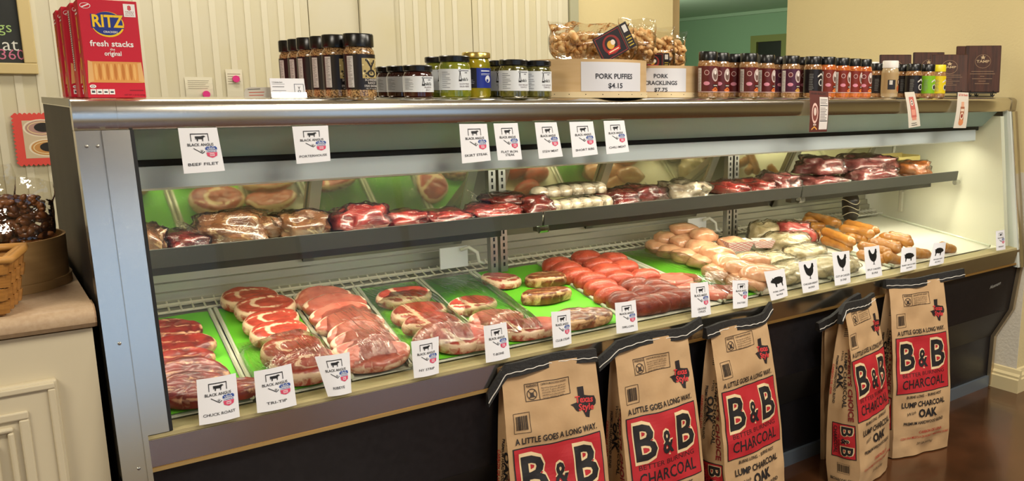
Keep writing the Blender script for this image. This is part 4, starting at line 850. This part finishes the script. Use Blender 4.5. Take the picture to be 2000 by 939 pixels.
ROASTS = [(338, 648, .125, .10, .03, 4), (352, 682, .15, .11, .03, -6), (355, 708, .13, .10, .03, 3), (372, 735, .155, .12, .032, -4), (362, 762, .14, .11, .03, 5), (368, 785, .15, .11, .03, 0), (362, 812, .15, .10, .03, -3), (470, 798, .10, .08, .025, 8)]
for i, (px, py, w, d, t, rz) in enumerate(ROASTS):
    steak('roast', px, py, w, d, t, 16 if i < 7 else 3, rz, ('chuck roast slab, %s from the back of the left tray' % ORD[i]) if i < 7 else 'last bit of chuck roast right of the CHUCK ROAST card', 'chuck roasts', 30+i, h=.03, name='chuck_roast')
COL2 = [(486, 586, .150, .115), (517, 603, .150, .125), (530, 632, .145, .11), (548, 655, .145, .115), (568, 688, .15, .115), (592, 712, .145, .11), (604, 742, .14, .11), (610, 768, .14, .10)]
for i, (px, py, w, d) in enumerate(COL2): steak('ribeye', px, py, w, d, .034, 14, -6+5*(i % 3), 'fat-rimmed red steak behind the TRI-TIP card, %s from the back' % ORD[i], 'steaks behind the TRI-TIP card', 50+i)
COL3 = [(628, 584), (655, 597), (666, 616), (682, 634), (698, 653), (709, 672), (720, 690), (728, 712), (742, 736)]
for i, (px, py) in enumerate(COL3): steak('pale', px, py, .162, .090, .026, 24, -8+3*(i % 3), 'thin pink steak behind the RIBEYE card, %s from the back' % ORD[i], 'steaks behind the RIBEYE card', 70+i)
COL4 = [(784, 582, 'tbone'), (812, 614, 'tbone'), (838, 634, 'tbone'), (864, 655, 'strip'), (893, 677, 'tbone'), (915, 698, 'strip')]
for i, (px, py, k) in enumerate(COL4): steak(k, px, py, .165, .105, .030, 15, -12+4*(i % 2), 'bone-in steak behind the NY STRIP card, %s from the back' % ORD[i], 'steaks behind the NY STRIP card', 90+i)
COL5 = [(917, 594), (968, 621), (1014, 652), (1040, 680)]
for i, (px, py) in enumerate(COL5): steak('strip' if i % 2 else 'tbone', px, py, .165, .095, .028, 10, -14, 'bone-in steak behind the T-BONE card, %s from the back' % ORD[i], 'steaks behind the T-BONE card', 110+i)
steak('club', 979, 549, .125, .145, .026, 4, 38, 'upright red club steak with white fat at the back of the green tray', 'loose steaks on the green tray', 121, h=.02)
steak('aged', 1066, 548, .145, .085, .034, 4, -8, 'brown sirloin piece with broad fat band on the green tray', 'loose steaks on the green tray', 122, h=.02)
steak('aged', 1066, 581, .165, .075, .036, 3, -10, 'brown oblong steak in front of the fat-banded one', 'loose steaks on the green tray', 123, h=.02)
steak('aged', 1120, 630, .16, .10, .03, 10, -10, 'wrapped brown steak just right of the CLUB STEAK card', 'wrapped brown steaks', 124)
steak('aged', 1150, 652, .15, .09, .028, 10, -14, 'wrapped brown steak at the sill left of the SIRLOIN card', 'wrapped brown steaks', 125)
for i, (px, py, w) in enumerate(((1322, 541, .17), (1352, 562, .17), (1405, 590, .15))): steak('pale', px, py, w, .10, .022, 8, -10, ('flat pale pink cutlet at the back of the half-empty green tray', 'flat pale pink cutlet in the middle of the half-empty green tray', 'flat pale pink cutlet beside the PATTIES card')[i], 'pale cutlets', 130+i)
# generic lump: roast, breast, patty
def lump(a, b, c, m, seed, amp=.18, freq=1.6, taper=0, nu=24, nv=14, flat=.35, fatf=None):
    B = mb(m); B.fat = []; vs = []
    for j in range(nv+1):
        ph = PI*j/nv
        for i in range(nu):
            th = 2*PI*i/nu; q = Vector((math.sin(ph)*math.cos(th), math.sin(ph)*math.sin(th), math.cos(ph)))
            e = Vector([math.copysign(abs(v)**.82, v) for v in q]); k = 1+amp*noise.noise(q*freq+Vector((seed*3.1, 0, 0)))+amp*.35*noise.noise(q*freq*3+Vector((0, seed, 0)))
            e = e*k; w = 1-taper*max(0, e.x)*.5
            x, y, z = e.x*a, e.y*b*w, e.z*c*w
            if z < -c*flat: z = -c*flat+(z+c*flat)*.12
            vs.append((x, y, z+c*flat)); B.fat.append(fatf(q) if fatf else .12+.25*noise.noise(q*3+Vector((seed, 5, 0))))
    lo_ = min(v[2] for v in vs)-.0004; vs = [(v[0], v[1], v[2]-lo_) for v in vs]
    fs = [(j*nu+i, (j+1)*nu+i, (j+1)*nu+(i+1) % nu, j*nu+(i+1) % nu) for j in range(nv) for i in range(nu)]
    return B.add(vs, fs)
ground = meat_mat('ground_beef', 'bd4c36', '9c3a28', 'dd9478', coat=.25, mscale=150, marb=.06, rough=.42); ground2 = meat_mat('ground_dark', '8a3a28', '68281c', 'b8664e', coat=.3, mscale=150, marb=.04, rough=.4)
PAT = [(190, 215, 0), (262, 250, 0), (335, 292, 0), (440, 330, 0), (520, 385, 0), (605, 440, 0), (690, 480, 1), (410, 160, 0), (500, 215, 0), (560, 268, 0), (650, 322, 0), (775, 375, 1), (850, 432, 1), (970, 490, 1), (1095, 545, 1), (1150, 605, 1), (605, 178, 0), (690, 240, 0), (850, 305, 0), (935, 385, 1), (1005, 430, 1), (920, 570, 1), (860, 620, 1), (1000, 645, 1), (840, 520, 1)]
for i, (x, y, k) in enumerate(PAT):
    p, up_ = front_limit(1040+x/3.913, 460+y/3.913, .035, .042); o = lump(.058, .035, .034, ground2 if k else ground, 200+i, amp=.10, freq=1.2, nu=20, nv=12).build('beef_patty', None, smooth=True)
    o.location = (p.x, p.y, deck_z(p.y)+.010+up_); o.rotation_euler = (math.radians(12), 0, math.radians(-14)); tag(o, '%s ground beef patty, %s counting down the left, middle, right rows' % ('dark' if k else 'bright red', ORD[i]), 'patty', 'ground beef patties')
chick = meat_mat('chicken_raw', 'd9a680', 'c98f6c', 'eccaa4', coat=.7, marb=-.1, rough=.25); bagged = meat_mat('chicken_bagged', 'cfc09a', 'b3a27c', 'e6dcc0', coat=1, marb=.1, rough=.2); creamy = meat_mat('chicken_cream', 'dccba4', 'cbb68a', 'efe6c8', coat=1, rough=.2)
BRE = [(80, 260, 0), (150, 292, 0), (125, 215, 1), (215, 172, 2), (225, 235, 1), (335, 205, 2), (235, 320, 0), (320, 268, 1), (420, 305, 1), (330, 350, 0), (480, 358, 1), (410, 410, 0), (570, 405, 1), (520, 250, 1), (460, 445, 0), (660, 455, 1), (570, 470, 0), (630, 525, 0), (700, 520, 1), (640, 350, 1)]
for i, (x, y, l) in enumerate(BRE):
    p, up_ = front_limit(1270+x/3.175, 400+y/3.175, .028+.026*l, .055); o = lump(.070, .042, .032, chick, 300+i, amp=.2, freq=1.1, taper=.6).build('chicken_breast', None, smooth=True)
    o.location = (p.x, p.y, deck_z(p.y)+.009+.032*l+up_); o.rotation_euler = (math.radians(8), math.radians(6), math.radians(-28+(i*47 % 40))); tag(o, 'pale raw chicken breast in the heap, %s counting from the back left corner' % ORD[i], 'chicken', 'chicken breasts in the heap')
wrapm = film('vacuum_film', .05, ior=1.18, tint=(.99, .985, .965), rough=.14, bump=1.0, bscale=45, stretch=(1, 1, 2.2))
def packed(name, label, px, py, a, b, c, m, seed, rz, group, h=.03, lift=0, cat='meat', wrap=True):
    p, up_ = front_limit(px, py, h, b+.02); e = tag(empty(name, (p.x, p.y, deck_z(p.y)+.006+lift+up_), math.radians(rz), TILT0), label, cat, group)
    lump(a, b, c, m, seed, amp=.26, freq=1.9, nu=32, nv=18).build('meat', e, smooth=True)
    if wrap:
        B = lump(a*1.05+.003, b*1.05+.003, c*1.05+.002, wrapm, seed, amp=.3, freq=2.0, nu=32, nv=18); B.fat = None; B.build('plastic_wrap', e, smooth=True)
    return e
for i, (px, py, a, b, c) in enumerate(((1540, 478, .10, .065, .05), (1572, 500, .105, .065, .045), (1505, 512, .095, .06, .04), (1545, 535, .10, .06, .04), (1600, 525, .11, .06, .04), (1530, 560, .09, .055, .035), (1640, 545, .09, .05, .03), (1590, 560, .09, .05, .03))):
    packed('chicken_pack', 'grey-gold bagged chicken pieces, %s from the back of that heap' % ORD[i], px, py, a, b, c, bagged, 330+i, -20+(i*31 % 40), 'bagged chicken pieces')
packed('chicken_pack', 'cream plastic bag of chicken beside the pink ham', 1495, 452, .085, .06, .06, creamy, 345, 10, 'packs at the back of the deck', h=.05)
packed('ham_pack', 'bright pink wrapped ham beside the sausages', 1548, 455, .085, .06, .065, meat_mat('ham_pink', 'd9706a', 'c24a4a', 'f0b4a4', coat=1, rough=.2), 346, -30, 'packs at the back of the deck', h=.05)
# checked paper boats
def boat(label, px, py, s, rz, h):
    p = deck(px, py, h); e = tag(empty('paper_boat', (p.x, p.y, deck_z(p.y)+.002+h*.6), math.radians(rz)), label, 'paper tray', 'red checked paper trays')
    w, d, t = .055*s, .04*s, .04*s; B = mb(M('boat_paper', 'e2dcd4', .6)); c = [(-1, -1), (1, -1), (1, 1), (-1, 1)]
    lo = [Vector((x*w*.7, y*d*.7, .001)) for x, y in c]; hi = [Vector((x*w, y*d, t)) for x, y in c]
    B.add(lo+hi, [(0, 3, 2, 1)]+[(i, (i+1) % 4, 4+(i+1) % 4, 4+i) for i in range(4)]); B.build('tray', e)
    for s_ in range(4):
        A, Bq, Cq, Dq = lo[s_], lo[(s_+1) % 4], hi[(s_+1) % 4], hi[s_]; nrm = (Bq-A).cross(Dq-A).normalized(); pr = Print()
        for k in range(-2, 5): pr.line(max(0, k*.25), max(0, -k*.25), min(1, 1+k*.25), min(1, 1-k*.25), .03, 'c84848') if abs(k) < 4 else None; pr.line(max(0, k*.25), min(1, 1+k*.25) if k < 0 else 1, min(1, 1+k*.25), max(0, k*.25) if k > 0 else 0, .03, 'c84848') if abs(k) < 4 else None
        pr.build('check_print', lambda u, v, o: A.lerp(Bq, u).lerp(Dq.lerp(Cq, u), v)+nrm*o, e)
    mb(chick).lathe([(0, 0), (w*.5, .002), (w*.55, t*.5), (w*.3, t*.9), (0, t)], 12).build('contents', e, smooth=True)
boat('red checked paper tray resting on the chicken breasts', 1440, 476, 1.0, -20, .07)
boat('red checked paper tray sunk among the bagged chicken', 1463, 502, .8, 12, .06)
boat('red checked paper tray right of the upper one', 1490, 474, .8, -35, .05)
# sausages
saus = meat_mat('sausage', 'b0762f', '965f24', 'cc9e56', coat=.5, mscale=150, marb=-.05, rough=.35)
SAU = [((960, 65), (1160, 112), .06), ((945, 98), (1085, 108), .045), ((985, 140), (1085, 135), .03), ((985, 188), (1060, 185), .015), ((1060, 160), (1270, 240), .05), ((1058, 212), (1250, 275), .02), ((1200, 112), (1420, 168), .055), ((1170, 142), (1390, 188), .045), ((1205, 190), (1350, 218), .018), ((1420, 192), (1630, 245), .04), ((1465, 188), (1620, 218), .02), ((1350, 228), (1550, 285), .045), ((1285, 250), (1500, 305), .03), ((1390, 218), (1560, 262), .02), ((1280, 302), (1450, 345), .015), ((1470, 332), (1560, 375), .03), ((1450, 378), (1550, 412), .015), ((1590, 300), (1740, 325), .02), ((1800, 320), (1885, 345), .015), ((1600, 345), (1720, 372), .015), ((1100, 95), (1165, 120), .02), ((1370, 330), (1470, 390), .015)]
for i, (a, b_, h) in enumerate(SAU):
    A = front_limit(1270+a[0]/3.175, 400+a[1]/3.175, h+.01, .03)[0]; Bq = front_limit(1270+b_[0]/3.175, 400+b_[1]/3.175, h+.01, .03)[0]; md = (A+Bq)/2; n_ = Vector((-(Bq-A).y, (Bq-A).x, 0)).normalized(); bow = .012*(1 if i % 2 else .6)
    pts = []; N = 10
    for k in range(N+1): t = k/N; pts.append(A.lerp(Bq, t)+n_*bow*math.sin(PI*t)-md)
    o = mb(saus).tube(pts, [.007]+[.0205+.0015*math.sin(k*2.1+i) for k in range(1, N)]+[.006], 12); o.fat = [.1]*len(o.v); o = o.build('sausage', None, smooth=True); o.location = (md.x, md.y, max(md.z, deck_z(md.y)+.025)); tag(o, 'brown link sausage in the heap, %s counting from the back left' % ORD[i], 'sausage', 'link sausages in the heap')
# ------------------------------------------------------------------ meat on the middle shelf
dkred = meat_mat('roast_dark', '6e2420', '4a1814', 'a8665a', coat=.9, rough=.25, marb=-.03); rdr = meat_mat('roast_red', 'a03a34', '7c2826', 'd69a8a', coat=.9, rough=.25); purple = meat_mat('roast_purple', '8a4a48', '6a3434', 'c49a90', coat=.9, rough=.25, marb=.05); brown = meat_mat('roast_brown', '7c5236', '5c3a26', 'c8a878', coat=.9, rough=.25, marb=.08); white_w = meat_mat('bacon_wrap', 'bcae98', '96826a', '6e4c38', coat=1, rough=.2, marb=.1); smoked = meat_mat('smoked', 'a4602c', '7c4018', 'd09a5a', coat=.5)
SH = [('brown wrapped pack at the left end of the shelf', 268, 326, 448, 492, brown, 2.24), ('dark flat pack beside the left end pack', 318, 412, 455, 487, dkred, 2.19), ('long dark wrapped roast on the left of the shelf', 378, 542, 424, 476, brown, 2.25), ('dark wrapped roast with pale top', 535, 640, 421, 470, brown, 2.25), ('round red roast left of centre', 655, 755, 408, 457, rdr, 2.24), ('flat red cut next to the round roast', 745, 832, 416, 450, rdr, 2.24), ('flat red cut left of the pink bone-in pack', 818, 912, 414, 442, rdr, 2.24), ('pink bone-in pack left of the shelf joint', 908, 1012, 402, 435, rdr, 2.22), ('dark steak on top behind the bone-in pack', 945, 1022, 384, 412, dkred, 2.30), ('dark steak with checked paper at the shelf joint', 1003, 1076, 388, 422, dkred, 2.25), ('dark red roast right of the bacon-wrapped rolls', 1172, 1240, 374, 406, dkred, 2.23), ('dark red roast with fine pale marbling', 1198, 1292, 367, 402, dkred, 2.25), ('grey wrapped pack behind the marbled roast', 1275, 1382, 358, 398, white_w, 2.25), ('pink boneless pack in the middle section', 1380, 1448, 358, 390, rdr, 2.23), ('flat pink pack before the third shelf section', 1440, 1496, 354, 380, rdr, 2.24), ('folded red roast at the shelf joint on the right', 1480, 1550, 343, 376, purple, 2.24), ('low purple roast under the large tilted one', 1545, 1642, 345, 374, purple, 2.23), ('large tilted purple roast', 1552, 1645, 312, 362, purple, 2.30), ('big purple roast lying on top at the right', 1618, 1748, 307, 346, purple, 2.32), ('big purple roast underneath at the right', 1640, 1745, 328, 364, purple, 2.25), ('smoked brown loaf at the right end of the shelf', 1738, 1808, 320, 350, smoked, 2.25)]
lo_sh = 1.0012
for i, (lab, xa, xb, ya, yb, m, y) in enumerate(SH):
    y = max(y, 2.245 if i < 12 else 2.262)
    A = onY(xa, yb, y); B_ = onY(xb, yb, y); T = onY((xa+xb)/2, ya, y); w = (B_.x-A.x)*.5; 
    top = T.z; base = lo_sh if i not in (8, 17, 18) else lo_sh+(.03 if i == 8 else .035)
    c = max(.02, (top-base)/1.18); e = tag(empty('shelf_roast', ((A.x+B_.x)/2, y, base)), lab, 'meat', 'wrapped meat on the middle shelf')
    dd = .075
    if i >= 12: w *= .66; dd = .098
    lump(w, dd, c, m, 400+i, amp=.34, freq=1.9, nu=36, nv=20).build('meat', e, smooth=True); Q = lump(w*1.03+.003, dd+.004, c*1.03+.001, wrapm, 400+i, amp=.36, freq=2.0, nu=36, nv=20); Q.fat = None; Q.build('plastic_wrap', e, smooth=True)
    if i in (0, 2, 3, 5, 8, 12): 
        mb(wrapm).grid(lambda u, v: (w*(-.7-u*.55), (v-.5)*.10*(1+.5*u), c*.5+.02*u*math.sin(v*7)+.02*u), 8, 10).build('film_end', e, smooth=True)
# bacon-wrapped rolls
for lab, xa, xb, ya, yb, y, base in (('upper bacon-wrapped roll behind clear film', 1042, 1178, 364, 392, 2.28, .038), ('lower bacon-wrapped roll behind clear film', 1070, 1190, 388, 416, 2.22, .0)):
    A = onY(xa, yb, y); B_ = onY(xb, yb, y); e = tag(empty('bacon_roll', ((A.x+B_.x)/2, y, lo_sh+base)), lab, 'meat', 'bacon-wrapped rolls'); L = B_.x-A.x; n_ = 6
    for k in range(n_): lump(L/n_*.56, .036, .026, white_w, 440+k, amp=.1, nu=16, nv=10).build('fillet', e, smooth=True, loc=(-L/2+L/n_*(k+.5), 0, 0))
    Q = lump(L*.52, .040, .029, wrapm, 450); Q.fat = None; Q.build('plastic_wrap', e, smooth=True)
bx = tag(empty('yellow_carton', (onY(1775, 340, 2.33).x, 2.33, lo_sh)), 'open yellow carton behind the smoked loaf', 'carton')
w_ = .085; mb(M('carton_yellow', 'd8c478', .5)).box((-w_, 0, 0), (w_, .004, .075)).box((-w_, .1, 0), (w_, .104, .085)).box((-w_, .004, 0), (-w_+.004, .1, .08)).box((w_-.004, .004, 0), (w_, .1, .08)).box((-w_+.004, .004, 0), (w_-.004, .1, .004)).build('carton', bx)
pd = tag(empty('round_dark_sausage', (onY(1662, 415, 2.50).x, 2.50, deck_z(2.50)+.014)), 'dark netted salami standing at the back right corner', 'sausage')
mb(meat_mat('salami', '2c2018', '1c140e', '4a382a', coat=.3)).lathe([(0, 0), (.03, .004), (.04, .03), (.042, .10), (.03, .13), (0, .135)], 20).build('casing', pd, smooth=True)
for k in range(3): mb(M('string', 'd8ccb0', .7)).tube([(.0425*math.cos(t), .0425*math.sin(t), .035+.03*k+.012*math.sin(2*t+k)) for t in [j*PI/10 for j in range(20)]], .0018, 5, closed=True).build('netting', pd)
pd.rotation_euler = (0, math.radians(-4), 0)
# ------------------------------------------------------------------ charcoal bags leaning on the case
kraft = M('kraft_paper', 'c2a077', .7, col2='b6936a', scale=7, bump=.7, bscale=16, detail=5); tape_m = M('black_crepe', '191716', .7, bump=.5, bscale=120); stitch_m = M('stitch_white', 'd8d4cc', .7)
TEXAS = [(.35, 1), (.58, 1), (.58, .72), (.75, .68), (.95, .65), (1, .5), (.98, .38), (.85, .3), (.72, .18), (.68, 0), (.55, .05), (.48, .22), (.38, .33), (.28, .25), (.18, .32), (.1, .45), (0, .52), (.35, .55)]
RED, BK, DR = 'b3222a', '1d1a1b', '7c1c22'
def bnb(p, cx, cy, w, h, rot=0):
    """the red panel: B&B, BETTER BURNING, CHARCOAL, turned by rot about its centre"""
    c, s_ = math.cos(rot), math.sin(rot); q = Print()
    q.rect(-w/2, -h/2, w/2, h/2, BK, 0); q.rect(-w/2+.003, -h/2+.003, w/2-.003, h/2-.003, RED, 1)
    for t, x, yy, hh, ww in (('B', -w*.29, h*.16, h*.46, w*.27), ('B', w*.29, h*.16, h*.46, w*.27), ('&', 0, h*.10, h*.30, w*.16)):
        q.text(t, x, yy, hh*1.07, 'e3c89c', w=ww*1.12, bold=.06, lay=2); q.text(t, x, yy, hh, BK, w=ww, bold=.022, lay=3)
    q.text('BETTER BURNING', 0, -h*.17, h*.065, '3c1416', w=w*.8, bold=.0, lay=2); q.text('CHARCOAL', 0, -h*.33, h*.16, BK, w=w*.82, bold=.012, lay=2)
    for vs, fs, col, lay in q.it: p._add([(cx+c*x-s_*y, cy+s_*x+c*y) for x, y in vs], fs, col, lay)
def charcoal_bag(label, loc, rz, lean, w=.275, D=.14, H=.655, ry=0, seed=0, tail=(0.02, .02), tail_drop=(.0, .0), prints=True):
    e = tag(empty('charcoal_bag', loc, math.radians(rz), math.radians(-lean), math.radians(ry)), label, 'bag', 'charcoal bags')
    rg = random.Random(seed); off = Vector((seed*7.3, 1.7, 0))
    def dep(v): t = v/H; return D*(1-t**2.2)*(.86+.14*min(1, t*8))+.012
    def hw(v): t = v/H; return w/2*(1+.03*math.sin(PI*t)-.03*t*t)
    def wr(x, y, z): q = Vector((x, y, z)); return .010*noise.noise(q*8+off)+.006*noise.noise(q*20+off)
    def front(s, v, o=0):
        x = s/(w/2)*hw(v); a = s/(w/2); y = -dep(v)/2*(.80+.20*(1-a*a)) + wr(s, 0, v)*(1-.6*abs(a)**4); return Vector((x, y-o, max(v, .0)+.002))
    def left(t, v, o=0):
        """t 0 front .. 1 back"""
        f = dep(v)/2*.80; y = -f+2*f*t; T = v/H; fold = (.055*T**2.5-.010*(1-T))*math.sin(PI*t); edge = front(-w/2, v); x = -hw(v)+fold+wr(0, t*.2, v)*.9*math.sin(PI*t)
        yy = edge.y+(2*f-(edge.y+f))*t if t < 1 else f
        return Vector((x-o, yy, v+.002))
    nF, nS, nB, nV = 30, 10, 8, 56; B = mb(kraft); ringn = nF+nS*2+nB
    def ring(v):
        L = [left(1-i/nS, v) for i in range(nS)]; Fr = [front(-w/2+w*i/nF, v) for i in range(nF)]
        Rr = [Vector((-left(i/nS, v).x, left(i/nS, v).y + (front(w/2, v).y-front(-w/2, v).y)*(1-i/nS), v+.002)) for i in range(nS)]; Bk = [Vector((hw(v)-2*hw(v)*i/nB, dep(v)/2*.80, v+.002)) for i in range(nB)]
        return L+Fr+Rr+Bk
    vs = []
    for j in range(nV+1): vs += ring(H*j/nV)
    fs = [(j*ringn+i, j*ringn+(i+1) % ringn, (j+1)*ringn+(i+1) % ringn, (j+1)*ringn+i) for j in range(nV) for i in range(ringn)]
    fs += [tuple(reversed(range(ringn))), tuple(nV*ringn+i for i in range(ringn))]
    B.add(vs, fs).build('paper_sack', e, smooth=60)
    # crepe tape and stitching along the top
    tw = w/2; tp = mb(tape_m); prof = []
    def band(u, dz):
        x = -tw-tail[0]+(2*tw+tail[0]+tail[1])*u; drop = tail_drop[0]*max(0, (-tw*.9-x)/max(tail[0], .01)) + tail_drop[1]*max(0, (x-tw*.9)/max(tail[1], .01))
        return Vector((x, .005*math.sin(x*30+seed)+.0015*noise.noise(Vector((x*40, seed, 0))), H-.016-drop+.004*math.sin(x*17+seed)+dz))
    for k in range(25):
        u = k/24; prof.append([band(u, 0)+Vector((0, -.013, 0)), band(u, .034)+Vector((0, -.007, 0)), band(u, .034)+Vector((0, .005, 0)), band(u, 0)+Vector((0, .011, 0))])
    tp.add([p for r_ in prof for p in r_], [(k*4+i, (k+1)*4+i, (k+1)*4+(i+1) % 4, k*4+(i+1) % 4) for k in range(24) for i in range(4)]+[(0, 1, 2, 3), (99, 98, 97, 96)])
    tpo = tp.build('crepe_tape', e)
    mb(stitch_m).tube([band(k/60, .011+.001*math.sin(k))+Vector((0, -.0125, 0)) for k in range(61)], .0014, 5).build('stitching', tpo)
    if not prints: return e
    p = Print(); Z = lambda z: z
    # warning box
    p.frame(-.078, .577, .052, .622, .0016, '3a2c22', 0); p.rect(-.040, .577, -.0384, .622, '3a2c22', 0); p.text('WARNING', -.058, .616, .007, '3a2c22', w=.032, bold=.02); p.ring(-.059, .594, .014, .014, .002, '3a2c22', 0); p.line(-.069, .584, -.049, .604, .002, '3a2c22').line(-.049, .584, -.069, .604, .002, '3a2c22'); p.rect(-.064, .586, -.054, .598, '3a2c22', 0)
    p.text('CARBON MONOXIDE HAZARD', .005, .615, .005, '3a2c22', w=.075, bold=.01); p.text('Burning charcoal inside can', .004, .606, .0042, '3a2c22', w=.07); p.text('kill you. It gives off carbon', .004, .600, .0042, '3a2c22', w=.07); p.text('monoxide, which has no odor.', .004, .594, .0042, '3a2c22', w=.07); p.text('NEVER burn charcoal inside', .002, .587, .0042, '3a2c22', w=.066); p.text('homes, vehicles or tents.', .0, .581, .0042, '3a2c22', w=.062)
    # barcode
    p.frame(-.116, .500, -.072, .552, .0012, '3a2c22', 0); x = -.110; rb = random.Random(3)
    while x < -.080: wd = rb.choice((.0008, .0015, .0024)); p.rect(x, .508, x+wd, .544, '2a221c', 0); x += wd+rb.choice((.0009, .0016))
    p.poly([(.045+a*.078, .505+b*.085) for a, b in TEXAS], '241c1e', 0); p.text('Texas', .088, .556, .017, 'd2383a', w=.052, bold=.025, slant=.1, rise=-.1, lay=1); p.text('Style', .092, .535, .017, 'd2383a', w=.046, bold=.025, slant=.1, rise=-.1, lay=1)
    p.text('A LITTLE GOES A LONG WAY.', 0, .480, .0155, BK, w=.232, bold=.02); bnb(p, .0, .355, .250, .216)
    p.text('BURNS LONG  -  BURNS HOT', 0, .234, .010, BK, w=.165, bold=.02); p.text('LUMP CHARCOAL', .0, .203, .020, BK, w=.20, bold=.025); p.text('With', -.062, .170, .012, BK, w=.038, slant=.4, rise=.2); p.text('OAK', .012, .166, .030, BK, w=.085, bold=.04); p.text('PREMIUM HARDWOOD BLEND', 0, .131, .0115, BK, w=.19, bold=.02)
    p.text('CARBON DE LENA', .03, .092, .011, 'b83028', w=.115, bold=.015); p.text('CON UNA MEZCLA DE ROBLE Y MADERAS DURAS', .01, .072, .0085, 'b83028', w=.235, bold=.01); p.text('20 LB (9.07kg)', .01, .045, .009, BK, w=.08, slant=.2)
    p.build('front_print', lambda u, v, o: front(u, v, o+.0011), e, cut=.010, step=.0006)
    # left gusset, lettering turned to read downwards
    q = Print(); r9 = -PI/2; Ds = D*.8
    q.text('EXPERT\'S CHOICE', Ds*.80, .375, .020, DR, w=.25, bold=.035, rot=r9); q.text('LUMP CHARCOAL', Ds*.59, .39, .017, BK, w=.19, bold=.02, rot=r9); q.text('With', Ds*.40, .475, .012, BK, w=.035, rot=r9, slant=.4); q.text('OAK', Ds*.38, .40, .028, BK, w=.085, bold=.04, rot=r9); q.text('PREMIUM HARDWOOD BLEND', Ds*.19, .39, .010, BK, w=.17, bold=.02, rot=r9); q.text('CARBON DE LENA', Ds*.06, .39, .009, 'b83028', w=.11, bold=.015, rot=r9)
    bnb(q, Ds*.55, .175, .125, .090, r9)
    q.frame(Ds*.35, .055, Ds*.72, .092, .001, '3a2c22', 0); x = Ds*.37
    while x < Ds*.70: wd = rb.choice((.0008, .0015, .0022)); q.rect(x, .060, x+wd, .087, '2a221c', 0); x += wd+.0012
    q.text('BBCHARCOAL.COM', Ds*.5, .032, .010, BK, w=.09, bold=.02); q.lines(Ds*.3, .54, Ds*.75, .57, 5, '3a2c22', .4, 0, .2)
    q.build('side_print', lambda u, v, o: left(1-u/Ds, v, o+.0011), e, cut=.010, step=.0006)
    return e
charcoal_bag('leftmost charcoal bag, hanging black tape at its upper left', (1.125, 1.775, 0), -8, 4.0, seed=1, tail=(.035, .0), tail_drop=(.05, 0), H=.668)
charcoal_bag('second charcoal bag from the left, full red panel facing out', (1.478, 1.775, 0), -1, 4.0, seed=2, tail=(.05, .06), tail_drop=(.03, -.015), H=.668)
charcoal_bag('third charcoal bag from the left, tape rising to the right', (1.838, 1.775, 0), 4, 4.0, seed=3, tail=(.02, .03), tail_drop=(.0, -.02), H=.650)
charcoal_bag('charcoal bag turned sideways showing its lettered gusset', (2.395, 1.742, 0), 12, 3.0, w=.25, D=.15, seed=4, tail=(.03, .0), tail_drop=(.02, 0), H=.640)
charcoal_bag('rightmost charcoal bag, tape sticking out to the right', (2.755, 1.768, 0), -14, 2.6, seed=5, tail=(.01, .10), tail_drop=(.0, -.01), H=.665)
charcoal_bag('charcoal bag mostly hidden behind the sideways bag', (2.505, 1.926, 0), 2, -9.5, w=.19, D=.012, seed=6, tail=(.03, .02), ry=-16, H=.645, prints=False)
